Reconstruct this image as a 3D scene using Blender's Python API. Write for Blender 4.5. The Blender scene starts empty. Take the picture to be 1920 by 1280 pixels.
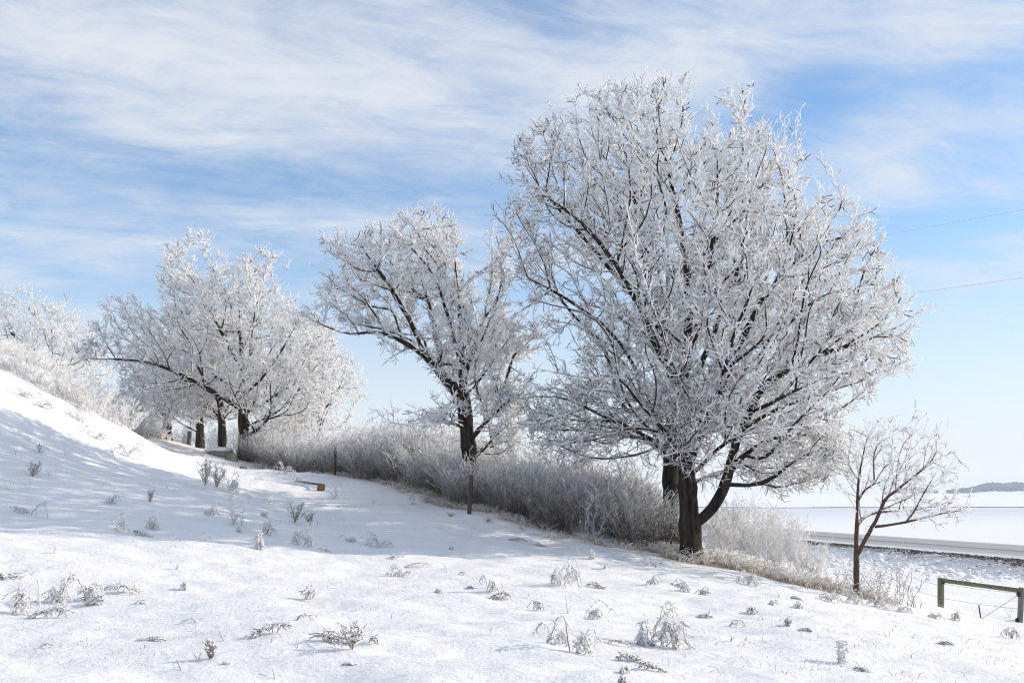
import bpy, math, random
import numpy as np
from mathutils import Vector

# ------------------------------------------------------------------ camera, world, sun, exposure
scene = bpy.context.scene
COL = scene.collection
FPX = 1867.0                     # focal length in photo pixels (35 mm on 36 mm, 1920 px wide)
HORIZON = 925.0                  # photo row of the true horizon
PITCH = math.atan((HORIZON - 640.0) / FPX)
CZ = 1.70                        # eye height above the snow at the camera
SUN_EL, SUN_AZ = math.radians(25.0), math.radians(10.5)   # azimuth measured from +x (right) towards +y (away)
SUN_DIR = Vector((math.cos(SUN_EL) * math.cos(SUN_AZ), math.cos(SUN_EL) * math.sin(SUN_AZ), math.sin(SUN_EL)))

cam_data = bpy.data.cameras.new('camera')
cam = bpy.data.objects.new('camera', cam_data)
COL.objects.link(cam)
cam.location = (0, 0, CZ)
cam.rotation_euler = (math.pi / 2 + PITCH, 0, 0)
cam_data.sensor_width = 36.0
cam_data.lens = 36.0 * FPX / 1920.0
cam_data.clip_start = 0.1
cam_data.clip_end = 20000
scene.camera = cam

vs = scene.view_settings
vs.view_transform = 'Standard'
vs.look = 'None'
vs.exposure = 0.02
vs.gamma = 1.0
vs.use_curve_mapping = False

scene.cycles.max_bounces = 8
scene.cycles.diffuse_bounces = 3
scene.cycles.volume_bounces = 1
scene.cycles.use_denoising = True
scene.cycles.pixel_filter_type = 'BLACKMAN_HARRIS'
scene.cycles.filter_width = 1.15

def build_world():
    w = bpy.data.worlds.new('World')
    scene.world = w
    w.use_nodes = True
    nt = w.node_tree
    nt.nodes.clear()
    N, L = nt.nodes.new, nt.links.new

    def math_(op, a, b=None, c=None, clamp=False):
        n = N('ShaderNodeMath'); n.operation = op; n.use_clamp = clamp
        for i, v in enumerate((a, b, c)):
            if v is None: continue
            if isinstance(v, (int, float)): n.inputs[i].default_value = v
            else: L(v, n.inputs[i])
        return n.outputs[0]

    def smooth(v, a, b, lo=0.0, hi=1.0):
        n = N('ShaderNodeMapRange'); n.interpolation_type = 'SMOOTHSTEP'
        L(v, n.inputs[0])
        for i, k in enumerate((a, b, lo, hi)): n.inputs[i + 1].default_value = k
        return n.outputs[0]

    sky = N('ShaderNodeTexSky')
    sky.sky_type = 'NISHITA'
    sky.sun_disc = False
    sky.sun_elevation = SUN_EL
    sky.sun_rotation = math.pi / 2 - SUN_AZ
    sky.altitude = 300
    sky.air_density = 1.0
    sky.dust_density = 0.6
    sky.ozone_density = 2.0
    tc = N('ShaderNodeTexCoord')
    sep = N('ShaderNodeSeparateXYZ'); L(tc.outputs['Generated'], sep.inputs[0])
    dx, dy, dz = sep.outputs
    up = math_('MAXIMUM', dz, 0.0)
    den = math_('ADD', up, 0.16)
    u = math_('DIVIDE', dx, den); v = math_('DIVIDE', dy, den)
    comb = N('ShaderNodeCombineXYZ'); L(u, comb.inputs[0]); L(v, comb.inputs[1])

    def noise(vec, rot, sx, sy, scale, detail, rough, dist, off=0.0):
        m = N('ShaderNodeMapping')
        m.inputs['Scale'].default_value = (sx, sy, 1)
        m.inputs['Location'].default_value = (off, off * 0.7, off * 0.3)
        ro = N('ShaderNodeMapping'); ro.inputs['Rotation'].default_value = (0, 0, math.radians(rot))
        L(vec, ro.inputs[0]); L(ro.outputs[0], m.inputs[0])
        n = N('ShaderNodeTexNoise')
        n.inputs['Scale'].default_value = scale
        n.inputs['Detail'].default_value = detail
        n.inputs['Roughness'].default_value = rough
        n.inputs['Distortion'].default_value = dist
        L(m.outputs[0], n.inputs['Vector'])
        return n.outputs['Fac']

    big = noise(comb.outputs[0], CLOUD['rot1'], 0.55, 1.0, 1.1, 4, 0.5, 0.5, CLOUD['off1'])
    streak = noise(comb.outputs[0], CLOUD['rot2'], 0.62, 1.7, 2.0, 12, 0.66, 0.7, CLOUD['off2'])
    fine = noise(comb.outputs[0], CLOUD['rot3'], 0.95, 1.45, 5.5, 12, 0.68, 0.6, 2.0)
    s = math_('ADD', math_('MULTIPLY', big, 0.42), math_('MULTIPLY', streak, 0.55))
    s = math_('ADD', s, math_('MULTIPLY', fine, 0.36))
    # coverage the photo shows: openings and banks at given directions
    for (px, py, rx, ry, amt) in CLOUD['spots']:
        a = math.atan2((px - 960) / FPX, 1.0)
        e = math.atan2((HORIZON - py) / FPX, 1.0)
        c = (math.sin(a) * math.cos(e), math.cos(a) * math.cos(e), math.sin(e))
        ex = math_('DIVIDE', math_('SUBTRACT', dx, c[0]), rx / FPX)
        ez = math_('DIVIDE', math_('SUBTRACT', dz, c[2]), ry / FPX)
        q = math_('ADD', math_('MULTIPLY', ex, ex), math_('MULTIPLY', ez, ez))
        g = math_('MULTIPLY', math_('EXPONENT', math_('MULTIPLY', q, -1.0)), amt)
        g = math_('MULTIPLY', g, math_('GREATER_THAN', dy, 0.0))
        s = math_('ADD', s, g)
    cover = smooth(s, CLOUD['lo'], CLOUD['hi'])
    low = smooth(dz, -0.02, 0.33, 1.0, 0.0)          # thin veil thickening towards the horizon
    cover = math_('MAXIMUM', cover, math_('MULTIPLY', low, 1.05))
    cover = math_('MULTIPLY', math_('MINIMUM', cover, 1.0), 0.90)
    mix = N('ShaderNodeMix'); mix.data_type = 'RGBA'
    L(cover, mix.inputs['Factor'])
    tint = N('ShaderNodeMix'); tint.data_type = 'RGBA'; tint.blend_type = 'MULTIPLY'
    tint.inputs['Factor'].default_value = 1.0
    L(sky.outputs[0], tint.inputs['A']); tint.inputs['B'].default_value = CLOUD['sky_tint']
    L(tint.outputs['Result'], mix.inputs['A'])
    # cloud brightness varies a little with its own thickness
    cb = N('ShaderNodeMix'); cb.data_type = 'RGBA'
    L(math_('MAXIMUM', smooth(s, CLOUD['lo'], CLOUD['hi'] + 0.16), low), cb.inputs['Factor'])
    cb.inputs['A'].default_value = CLOUD['thin']; cb.inputs['B'].default_value = CLOUD['thick']
    L(cb.outputs['Result'], mix.inputs['B'])
    bg = N('ShaderNodeBackground'); bg.inputs['Strength'].default_value = 0.15
    L(mix.outputs['Result'], bg.inputs['Color'])
    out = N('ShaderNodeOutputWorld'); L(bg.outputs[0], out.inputs['Surface'])

CLOUD = dict(rot1=-14, rot2=-17, rot3=-10, off1=3.1, off2=1.3, lo=0.41, hi=0.87,
             sky_tint=(0.92, 1.12, 1.25, 1), thin=(4.35, 4.9, 5.8, 1), thick=(5.7, 5.8, 6.0, 1),
             spots=[(600, 340, 360, 40, -0.11), (1540, 200, 120, 90, -0.20), (1800, 465, 190, 45, -0.22),
                    (1850, 205, 110, 40, -0.13), (1000, 20, 200, 40, -0.06),
                    (700, 130, 420, 80, 0.10), (1250, 90, 200, 80, 0.10), (1720, 300, 150, 90, 0.10),
                    (1700, 60, 260, 70, 0.10), (150, 480, 260, 60, 0.06), (100, 140, 320, 120, 0.10), (300, 270, 300, 40, 0.08)])
build_world()

sun_data = bpy.data.lights.new('sun', 'SUN')
sun_data.energy = 4.0
sun_data.angle = math.radians(0.53)
sun_data.color = (1.0, 0.885, 0.735)
sun = bpy.data.objects.new('sun', sun_data)
COL.objects.link(sun)
sun.rotation_euler = SUN_DIR.to_track_quat('Z', 'Y').to_euler()
sun.location = SUN_DIR * 60

# ------------------------------------------------------------------ helpers
RNG = np.random.default_rng(11)
random.seed(11)
_c, _s = math.cos(PITCH), math.sin(PITCH)

def ray(px, py):
    a, b = (px - 960.0) / FPX, (640.0 - py) / FPX
    return np.array([a, _c - _s * b, _s + _c * b])

def P(px, py, Y):
    """point in the world seen at a photo pixel, Y metres ahead of the camera"""
    d = ray(px, py)
    return np.array([0, 0, CZ]) + d * (Y / d[1])

def unit(v):
    return v / np.maximum(np.linalg.norm(v, axis=-1, keepdims=True), 1e-9)

_perm = np.random.default_rng(5).random((256, 256))

def vnoise(x, y):
    xi, yi = np.floor(x).astype(int), np.floor(y).astype(int)
    fx, fy = x - xi, y - yi
    fx, fy = fx * fx * fx * (fx * (fx * 6 - 15) + 10), fy * fy * fy * (fy * (fy * 6 - 15) + 10)
    g = lambda a, b: _perm[a & 255, b & 255]
    return ((g(xi, yi) * (1 - fx) + g(xi + 1, yi) * fx) * (1 - fy) +
            (g(xi, yi + 1) * (1 - fx) + g(xi + 1, yi + 1) * fx) * fy) * 2 - 1

def sstep(x, a, b):
    t = np.clip((x - a) / (b - a), 0, 1)
    return t * t * (3 - 2 * t)

class Geo:
    """collects tubes and facets, then becomes one mesh object"""
    def __init__(self):
        self.V, self.Q, self.T, self.F, self.n = [], [], [], [], 0

    def verts(self, v, frost=0.0):
        v = np.asarray(v, float).reshape(-1, 3)
        b = self.n
        self.V.append(v)
        self.F.append(np.broadcast_to(np.asarray(frost, float), (len(v),)).copy())
        self.n += len(v)
        return b

    def tubes(self, Pt, R, S, frost, tip=True):
        """Pt (M,K,3) centre lines, R (M,K) radii, S sides"""
        Pt = np.asarray(Pt, float); M, K = Pt.shape[:2]
        if M == 0: return
        R = np.broadcast_to(R, (M, K)); frost = np.broadcast_to(frost, (M, K))
        D = np.empty_like(Pt)
        D[:, 1:-1] = Pt[:, 2:] - Pt[:, :-2]
        D[:, 0] = Pt[:, 1] - Pt[:, 0]; D[:, -1] = Pt[:, -1] - Pt[:, -2]
        D = unit(D)
        mean = unit(Pt[:, -1] - Pt[:, 0] + 1e-6)
        ref = np.where(np.abs(mean[:, 2:3]) < 0.75, np.array([[0, 0, 1.0]]), np.array([[1.0, 0, 0]]))
        ref = unit(np.cross(mean, ref))[:, None, :]
        U = unit(ref - (ref * D).sum(-1, keepdims=True) * D)
        W = np.cross(D, U)
        a = np.arange(S) * (2 * math.pi / S)
        ring = Pt[:, :, None, :] + R[:, :, None, None] * (np.cos(a)[None, None, :, None] * U[:, :, None, :] +
                                                           np.sin(a)[None, None, :, None] * W[:, :, None, :])
        b = self.verts(ring, np.repeat(frost.reshape(-1), S))
        idx = b + np.arange(M * K * S).reshape(M, K, S)
        A, B = idx[:, :-1], idx[:, 1:]
        q = np.stack([A, np.roll(A, -1, 2), np.roll(B, -1, 2), B], -1)
        self.Q.append(q.reshape(-1, 4))
        if tip:
            e = idx[:, -1]
            if S == 3: self.T.append(e.reshape(-1, 3))
            elif S == 4: self.Q.append(e.reshape(-1, 4))
            else:
                for k in range(1, S - 1):
                    self.T.append(np.stack([e[:, 0], e[:, k], e[:, k + 1]], -1))

    def box(self, M, frost=0.0):
        v = np.array([[x, y, z] for x in (-.5, .5) for y in (-.5, .5) for z in (-.5, .5)])
        v = np.array([(M @ Vector(p))[:] for p in v])
        b = self.verts(v, frost)
        self.Q.append(b + np.array([[0, 1, 3, 2], [4, 6, 7, 5], [0, 4, 5, 1], [2, 3, 7, 6], [0, 2, 6, 4], [1, 5, 7, 3]]))

    def mesh(self, name, smooth=True, origin=(0, 0, 0)):
        V = np.concatenate(self.V) - np.asarray(origin, float)
        F = np.concatenate(self.F)
        Q = np.concatenate(self.Q) if self.Q else np.zeros((0, 4), int)
        T = np.concatenate(self.T) if self.T else np.zeros((0, 3), int)
        me = bpy.data.meshes.new(name)
        me.vertices.add(len(V)); me.vertices.foreach_set('co', V.astype(np.float32).ravel())
        loops = np.concatenate([Q.ravel(), T.ravel()]).astype(np.int32)
        me.loops.add(len(loops)); me.loops.foreach_set('vertex_index', loops)
        nq, ntr = len(Q), len(T)
        st = np.concatenate([np.arange(nq) * 4, nq * 4 + np.arange(ntr) * 3]).astype(np.int32)
        me.polygons.add(nq + ntr); me.polygons.foreach_set('loop_start', st)
        me.polygons.foreach_set('use_smooth', np.full(nq + ntr, smooth))
        at = me.attributes.new('frost', 'FLOAT', 'POINT')
        at.data.foreach_set('value', F.astype(np.float32))
        me.update(calc_edges=True)
        return me

    def obj(self, name, mat, parent=None, smooth=True, origin=(0, 0, 0)):
        me = self.mesh(name, smooth, origin)
        me.materials.append(mat)
        o = bpy.data.objects.new(name, me)
        COL.objects.link(o)
        if parent is not None: o.parent = parent
        else: o.location = origin
        return o

def tag(o, label=None, cat=None, group=None, kind=None):
    if label: o['label'] = label
    if cat: o['category'] = cat
    if group: o['group'] = group
    if kind: o['kind'] = kind
    return o

def empty(name, loc, label, cat, group=None):
    o = bpy.data.objects.new(name, None)
    o.empty_display_size = 0.3
    COL.objects.link(o)
    o.location = loc
    return tag(o, label, cat, group)

# ------------------------------------------------------------------ materials
def new_mat(name):
    m = bpy.data.materials.new(name); m.use_nodes = True
    nt = m.node_tree
    return m, nt, nt.nodes['Principled BSDF']

def nz(nt, scale, detail=4, rough=0.55, vec=None, coord='Object', stretch=None):
    tc = nt.nodes.new('ShaderNodeTexCoord')
    src = tc.outputs[coord]
    if stretch:
        mp = nt.nodes.new('ShaderNodeMapping'); mp.inputs['Scale'].default_value = stretch
        nt.links.new(src, mp.inputs[0]); src = mp.outputs[0]
    n = nt.nodes.new('ShaderNodeTexNoise')
    n.inputs['Scale'].default_value = scale; n.inputs['Detail'].default_value = detail
    n.inputs['Roughness'].default_value = rough
    nt.links.new(src, n.inputs['Vector'])
    return n.outputs['Fac']

def ramp(nt, fac, stops):
    r = nt.nodes.new('ShaderNodeValToRGB')
    e = r.color_ramp.elements
    while len(e) < len(stops): e.new(0.5)
    for i, (p, c) in enumerate(stops):
        e[i].position = p; e[i].color = (*c, 1)
    nt.links.new(fac, r.inputs[0])
    return r.outputs[0]

def bump(nt, bsdf, h, strength, dist):
    b = nt.nodes.new('ShaderNodeBump')
    b.inputs['Strength'].default_value = strength; b.inputs['Distance'].default_value = dist
    nt.links.new(h, b.inputs['Height']); nt.links.new(b.outputs[0], bsdf.inputs['Normal'])

def frost_mat(name, dark, dark2, bias=-0.55, white=(0.88, 0.875, 0.875), nscale=14.0, gain=1.6, ridges=False):
    """wood or stalk with hoar frost: white where the stem is thin and on the windward and upper side"""
    m, nt, b = new_mat(name)
    L, N = nt.links.new, nt.nodes.new
    at = N('ShaderNodeAttribute'); at.attribute_name = 'frost'
    ge = N('ShaderNodeNewGeometry')
    dp = N('ShaderNodeVectorMath'); dp.operation = 'DOT_PRODUCT'
    w = Vector((0.62, 0.15, 0.72)).normalized()
    L(ge.outputs['Normal'], dp.inputs[0]); dp.inputs[1].default_value = w
    n = nz(nt, nscale, 3)
    def ma(op, a, bb, c=None):
        k = N('ShaderNodeMath'); k.operation = op
        for i, v in enumerate((a, bb, c)):
            if v is None: continue
            if isinstance(v, (int, float)): k.inputs[i].default_value = v
            else: L(v, k.inputs[i])
        return k.outputs[0]
    s = ma('MULTIPLY_ADD', at.outputs['Fac'], gain, bias - 0.45)
    s = ma('MULTIPLY_ADD', dp.outputs['Value'], 0.70, s)
    s = ma('MULTIPLY_ADD', n, 0.9, s)
    mr = N('ShaderNodeMapRange'); mr.interpolation_type = 'SMOOTHSTEP'
    L(s, mr.inputs[0]); mr.inputs[1].default_value = -0.18; mr.inputs[2].default_value = 0.22
    bark = ramp(nt, nz(nt, 9 if ridges else 22, 5, 0.6, stretch=(1, 1, 0.18) if ridges else None), [(0.35, dark), (0.68, dark2)])
    mx = N('ShaderNodeMix'); mx.data_type = 'RGBA'
    L(mr.outputs[0], mx.inputs['Factor']); L(bark, mx.inputs['A']); mx.inputs['B'].default_value = (*white, 1)
    L(mx.outputs['Result'], b.inputs['Base Color'])
    b.inputs['Roughness'].default_value = 0.85
    b.inputs['Specular IOR Level'].default_value = 0.2
    if ridges: bump(nt, b, nz(nt, 9, 6, 0.62, stretch=(1, 1, 0.16)), 1.0, 0.08)
    return m

def plain_mat(name, stops, scale, rough=0.8, stretch=None, bstr=0.0, bdist=0.01, bscale=None):
    m, nt, b = new_mat(name)
    f = nz(nt, scale, 5, 0.6, stretch=stretch)
    nt.links.new(ramp(nt, f, stops), b.inputs['Base Color'])
    b.inputs['Roughness'].default_value = rough
    b.inputs['Specular IOR Level'].default_value = 0.25
    if bstr: bump(nt, b, nz(nt, bscale or scale, 6, 0.6, stretch=stretch), bstr, bdist)
    return m

M = {}
M['bark'] = frost_mat('frosted_bark', (0.012, 0.010, 0.009), (0.045, 0.034, 0.027), nscale=9)
M['trunk'] = frost_mat('furrowed_bark', (0.005, 0.004, 0.0035), (0.062, 0.044, 0.032), nscale=9, bias=-0.72, ridges=True)
M['sapling'] = frost_mat('sapling_bark', (0.05, 0.032, 0.022), (0.13, 0.085, 0.06), nscale=9, bias=-0.6)
M['brush'] = frost_mat('frosted_brush', (0.085, 0.062, 0.05), (0.22, 0.17, 0.14), nscale=16)
M['weed'] = frost_mat('frosted_weed', (0.16, 0.11, 0.075), (0.42, 0.32, 0.23), nscale=28)
M['grass'] = frost_mat('frosted_grass', (0.42, 0.30, 0.18), (0.62, 0.48, 0.32), nscale=10)
M['post_green'] = plain_mat('lichen_green_timber', [(0.3, (0.085, 0.080, 0.050)), (0.55, (0.165, 0.165, 0.095)), (0.8, (0.22, 0.205, 0.15))], 6, 0.85, (4, 4, 0.6), 0.6, 0.01)
M['post_grey'] = plain_mat('weathered_grey_timber', [(0.3, (0.10, 0.095, 0.085)), (0.7, (0.24, 0.22, 0.20))], 6, 0.85, (4, 4, 0.5), 0.6, 0.01)
M['post_dark'] = plain_mat('old_dark_timber', [(0.3, (0.035, 0.028, 0.02)), (0.7, (0.13, 0.10, 0.065))], 7, 0.85, (4, 4, 0.5), 0.6, 0.01)
M['cut_wood'] = plain_mat('cut_brown_timber', [(0.3, (0.08, 0.05, 0.03)), (0.7, (0.26, 0.18, 0.11))], 9, 0.85, (3, 3, 1), 0.6, 0.01)
M['wire'] = plain_mat('galvanised_wire', [(0.3, (0.25, 0.25, 0.26)), (0.7, (0.5, 0.5, 0.52))], 20, 0.5)
M['frost_wire'] = plain_mat('rimed_cable', [(0.3, (0.50, 0.50, 0.52)), (0.7, (0.72, 0.72, 0.75))], 8, 0.8)
M['rust'] = plain_mat('rusty_steel', [(0.3, (0.03, 0.012, 0.010)), (0.7, (0.09, 0.035, 0.025))], 30, 0.7)
M['black'] = plain_mat('black_plastic', [(0.3, (0.012, 0.012, 0.013)), (0.7, (0.03, 0.03, 0.03))], 30, 0.5)
M['rock'] = plain_mat('lichened_stone', [(0.3, (0.08, 0.075, 0.065)), (0.5, (0.20, 0.19, 0.17)), (0.75, (0.30, 0.28, 0.24))], 5, 0.9, None, 0.8, 0.03)
M['gravel'] = plain_mat('frozen_gravel', [(0.35, (0.035, 0.028, 0.022)), (0.55, (0.11, 0.09, 0.07)), (0.75, (0.75, 0.75, 0.76))], 3, 0.9)
M['farwood'] = plain_mat('far_frosted_wood', [(0.35, (0.045, 0.055, 0.065)), (0.6, (0.16, 0.17, 0.19)), (0.8, (0.34, 0.35, 0.38))], 0.03, 0.9)

def snow_mat(name, fine=1.0):
    m, nt, b = new_mat(name)
    L, N = nt.links.new, nt.nodes.new
    f = nz(nt, 0.35, 5, 0.6)
    base = ramp(nt, f, [(0.3, (0.86, 0.855, 0.865)), (0.7, (0.91, 0.90, 0.895))])
    # bluish shade painted in patches on the field this side of the grass bank
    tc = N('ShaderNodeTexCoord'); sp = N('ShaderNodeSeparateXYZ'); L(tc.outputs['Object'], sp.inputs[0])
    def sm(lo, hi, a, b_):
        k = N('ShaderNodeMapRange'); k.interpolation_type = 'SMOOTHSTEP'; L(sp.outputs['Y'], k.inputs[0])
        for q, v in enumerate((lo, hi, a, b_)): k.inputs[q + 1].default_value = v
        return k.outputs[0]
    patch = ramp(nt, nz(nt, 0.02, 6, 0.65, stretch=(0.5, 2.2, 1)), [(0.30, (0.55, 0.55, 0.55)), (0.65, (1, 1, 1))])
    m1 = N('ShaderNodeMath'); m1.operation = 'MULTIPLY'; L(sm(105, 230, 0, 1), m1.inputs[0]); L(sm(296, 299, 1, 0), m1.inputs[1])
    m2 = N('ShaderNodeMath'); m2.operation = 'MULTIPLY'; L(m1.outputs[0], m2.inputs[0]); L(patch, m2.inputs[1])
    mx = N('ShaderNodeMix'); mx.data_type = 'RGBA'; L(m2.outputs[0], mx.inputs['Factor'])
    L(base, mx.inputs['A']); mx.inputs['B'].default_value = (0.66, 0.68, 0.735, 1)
    L(mx.outputs['Result'], b.inputs['Base Color'])
    b.inputs['Roughness'].default_value = 0.75
    b.inputs['Specular IOR Level'].default_value = 0.25
    if fine:
        n1 = nz(nt, 2.6, 8, 0.62, stretch=(0.7, 1.0, 1.0))
        n2 = nz(nt, 14.0, 6, 0.65)
        n3 = nz(nt, 60.0, 3, 0.6)
        a = N('ShaderNodeMath'); a.operation = 'MULTIPLY_ADD'; L(n2, a.inputs[0]); a.inputs[1].default_value = 0.28; L(n1, a.inputs[2])
        a2 = N('ShaderNodeMath'); a2.operation = 'MULTIPLY_ADD'; L(n3, a2.inputs[0]); a2.inputs[1].default_value = 0.07; L(a.outputs[0], a2.inputs[2])
        bump(nt, b, a2.outputs[0], 0.75 * fine, 0.11)
    return m
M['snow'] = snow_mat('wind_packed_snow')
M['lump'] = snow_mat('ploughed_snow_white', 0.5)

# ------------------------------------------------------------------ terrain
CTRL = [  # photo column, row, metres ahead: read off the slope, thicket foot, posts and trunks
    (0, 1280, 9.0), (0, 1190, 11.6), (0, 1100, 15), (0, 1020, 18), (0, 950, 21.5), (0, 850, 26), (0, 750, 31), (0, 660, 37),
    (150, 1100, 15.3), (130, 850, 29.5), (130, 720, 39), 
    (300, 1280, 9.0), (300, 1180, 12), (300, 1090, 16), (300, 1000, 20.5), (300, 920, 26), (300, 868, 33), (300, 850, 38), (330, 842, 44), (376, 842, 50), (250, 818, 42),
    (600, 1280, 9.0), (600, 1150, 13.6), (600, 1050, 20), (600, 965, 28.5), (600, 920, 33), (600, 888, 38), (455, 858, 45), (470, 940, 27.5),
    (750, 910, 34.5), (880, 963, 28), (888, 952, 30.5), (800, 1010, 24),
    (960, 1280, 9.0), (960, 1150, 14), (960, 1080, 19), (960, 1010, 25), (1000, 1000, 27),
    (1296, 1050, 26), (1256, 1015, 29), (1200, 1160, 14.5), (1200, 1090, 20), (1130, 1025, 26.5),
    (1300, 1280, 9.2), (1500, 1280, 9.6), (1500, 1190, 13.8), (1500, 1120, 19.5), (1480, 1085, 25),
    (1605, 1114, 24), (1680, 1165, 18), (1750, 1280, 10.2), (1920, 1280, 10.8), (1900, 1225, 16), (1900, 1195, 22),
    (1760, 1146, 32), (1914, 1171, 29), (1700, 1095, 38), (1900, 1090, 41), (1840, 1160, 29.5), (1550, 1075, 34)]
cp = np.array([P(*c) for c in CTRL])
extra = np.array([[0, 0, 0.0], [-6, 2, 0.25], [6, 2, -0.3], [-15, 4, 0.8], [14, 4, -1.0], [0, -12, 0.1], [-20, -8, 1.0], [20, -8, -1.2],
                  [-26, 20, 4.0], [-30, 35, 7.0], [-28, 60, 6.4], [-40, 60, 8.0], [-45, 30, 8.0], [-20, 60, 4.2], [-12, 60, 2.4], [-5, 60, 0.0],
                  [-5, 45, 0.4], [3, 45, -1.6], [8, 40, -1.9], [25, 20, -2.6], [40, 15, -2.8], [45, 45, -2.0], [30, 60, -1.9], [10, 60, -2.0],
                  [60, 60, -2.0], [60, 10, -2.6], [-60, 70, 7.5], [-60, 0, 6.0]])
CP = np.concatenate([cp, extra])
def _tps_fit(pts, lam=0.25):
    X = pts[:, :2]; n = len(X)
    r = np.linalg.norm(X[:, None] - X[None], axis=-1)
    K = np.where(r > 0, r * r * np.log(np.maximum(r, 1e-9)), 0) + lam * np.eye(n)
    Pm = np.c_[np.ones(n), X]
    A = np.zeros((n + 3, n + 3)); A[:n, :n] = K; A[:n, n:] = Pm; A[n:, :n] = Pm.T
    return np.linalg.solve(A, np.r_[pts[:, 2], 0, 0, 0])
TW = _tps_fit(CP)

ROAD_A = np.array([25.8, 49.8]); ROAD_D = np.array([-0.25, 0.968]); ROAD_N = np.array([0.968, 0.25]); ROAD_W = 9.6
ROAD_Z = -1.52

def field(x, y):
    z = -2.15 + 0 * x
    far = np.maximum(y, np.abs(x) * 0.6)
    z = z - 0.4 * sstep(far, 130, 320) + 3.75 * sstep(far, 320, 1500)
    return z

def H(x, y, detail=True):
    x = np.asarray(x, float); y = np.asarray(y, float)
    shp = x.shape; xf, yf = x.ravel(), y.ravel()
    z = np.empty_like(xf)
    for i in range(0, len(xf), 40000):
        a, b = xf[i:i + 40000], yf[i:i + 40000]
        ac, bc = np.clip(a, -65, 65), np.clip(b, -15, 75)
        r2 = (ac[:, None] - CP[None, :, 0]) ** 2 + (bc[:, None] - CP[None, :, 1]) ** 2
        k = 0.5 * r2 * np.log(np.maximum(r2, 1e-9))
        t = k @ TW[:-3] + TW[-3] + TW[-2] * ac + TW[-1] * bc
        fl = field(a, b)
        w = np.maximum(sstep(b, 62, 130), sstep(np.abs(a), 60, 130))
        w = np.maximum(w, sstep(b - 6 - 0.5 * (30 - a), 24, 42) * sstep(a, 4, 16))
        w = np.maximum(w, sstep(-b, 14, 60))
        zz = t * (1 - w) + fl * w
        # road bed
        s = (a - ROAD_A[0]) * ROAD_N[0] + (b - ROAD_A[1]) * ROAD_N[1]
        on = sstep(s, -3.0, -0.3) * (1 - sstep(s, ROAD_W + 0.3, ROAD_W + 5.0)) * (1 - sstep(np.abs(b), 260, 340))
        zz = zz * (1 - on) + (ROAD_Z - 0.05) * on
        if detail:
            near = 1 - sstep(np.hypot(a, b), 60, 120)
            n = 0.075 * vnoise(a * 0.42 + 3, b * 0.55) + 0.040 * vnoise(a * 1.1, b * 1.6 + 9) + 0.026 * vnoise(a * 2.4 + 5, b * 3.6) \
                + 0.013 * vnoise(a * 5.5, b * 8.0)
            zz = zz + n * near * (1 - on)
            zz = zz + 0.12 * vnoise(a * 0.05, b * 0.05) * sstep(b, 60, 120) * (1 - on)
        z[i:i + 40000] = zz
    return z.reshape(shp)

def h1(x, y):
    return float(H(np.array([x]), np.array([y]))[0])

def ground_at(px, py, y0=6.0, y1=120.0):
    """where the ray through a photo pixel meets the snow"""
    d = ray(px, py)
    t = np.concatenate([np.arange(y0, 40, 0.05), np.arange(40, y1, 0.25)]) / d[1]
    p = np.array([0, 0, CZ]) + t[:, None] * d
    below = p[:, 2] < H(p[:, 0], p[:, 1])
    i = int(np.argmax(below)) if below.any() else len(t) - 1
    return p[i]

def graded(lo, hi, d0, d1, step, grow, far):
    core = list(np.arange(d0, d1 + 1e-6, step))
    a = []; s, p = step, d0
    while p > lo: s = min(s * grow, far); p -= s; a.append(p)
    b = []; s, p = step, core[-1]
    while p < hi: s = min(s * grow, far); p += s; b.append(p)
    return np.array(a[::-1] + core + b)
gx = graded(-2200, 2600, -14, 15, 0.115, 1.085, 400)
gy = graded(-900, 3000, 8, 27, 0.095, 1.055, 400)
GX, GY = np.meshgrid(gx, gy)
gz = H(GX, GY)
g = Geo()
b0 = g.verts(np.stack([GX, GY, gz], -1).reshape(-1, 3))
ii = np.arange(len(gx) * len(gy)).reshape(len(gy), len(gx))
g.Q.append(np.stack([ii[:-1, :-1], ii[:-1, 1:], ii[1:, 1:], ii[1:, :-1]], -1).reshape(-1, 4))
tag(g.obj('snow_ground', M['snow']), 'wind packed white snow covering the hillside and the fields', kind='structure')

# ---- road
def road_mat():
    m, nt, b = new_mat('packed_snow_road')
    L, N = nt.links.new, nt.nodes.new
    at = N('ShaderNodeAttribute'); at.attribute_name = 'frost'       # 0..1 across the road
    n = nz(nt, 0.25, 5, 0.6)
    ad = N('ShaderNodeMath'); ad.operation = 'MULTIPLY_ADD'; L(n, ad.inputs[0]); ad.inputs[1].default_value = 0.10; L(at.outputs['Fac'], ad.inputs[2])
    c = ramp(nt, ad.outputs[0], [(0.06, (0.74, 0.74, 0.75)), (0.14, (0.42, 0.41, 0.40)), (0.30, (0.34, 0.33, 0.32)), (0.36, (0.18, 0.14, 0.11)), (0.42, (0.36, 0.35, 0.34)),
                                (0.66, (0.40, 0.39, 0.38)), (0.71, (0.26, 0.23, 0.20)), (0.76, (0.40, 0.39, 0.38)), (0.90, (0.42, 0.42, 0.42)), (1.0, (0.80, 0.80, 0.81))])
    L(c, b.inputs['Base Color']); b.inputs['Roughness'].default_value = 0.6
    return m
g = Geo()
ss = np.concatenate([np.arange(-60, 160, 3.0), np.arange(160, 261, 10.0)]); cs = np.linspace(-0.06, 1.06, 15)
S2, C2 = np.meshgrid(ss, cs, indexing='ij')
rx = ROAD_A[0] + ROAD_D[0] * S2 + ROAD_N[0] * C2 * ROAD_W
ry = ROAD_A[1] + ROAD_D[1] * S2 + ROAD_N[1] * C2 * ROAD_W
rz = ROAD_Z + 0.05 + 0.10 * (1 - (2 * C2 - 1) ** 2) - 0.12 * ((C2 < 0) | (C2 > 1))
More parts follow.
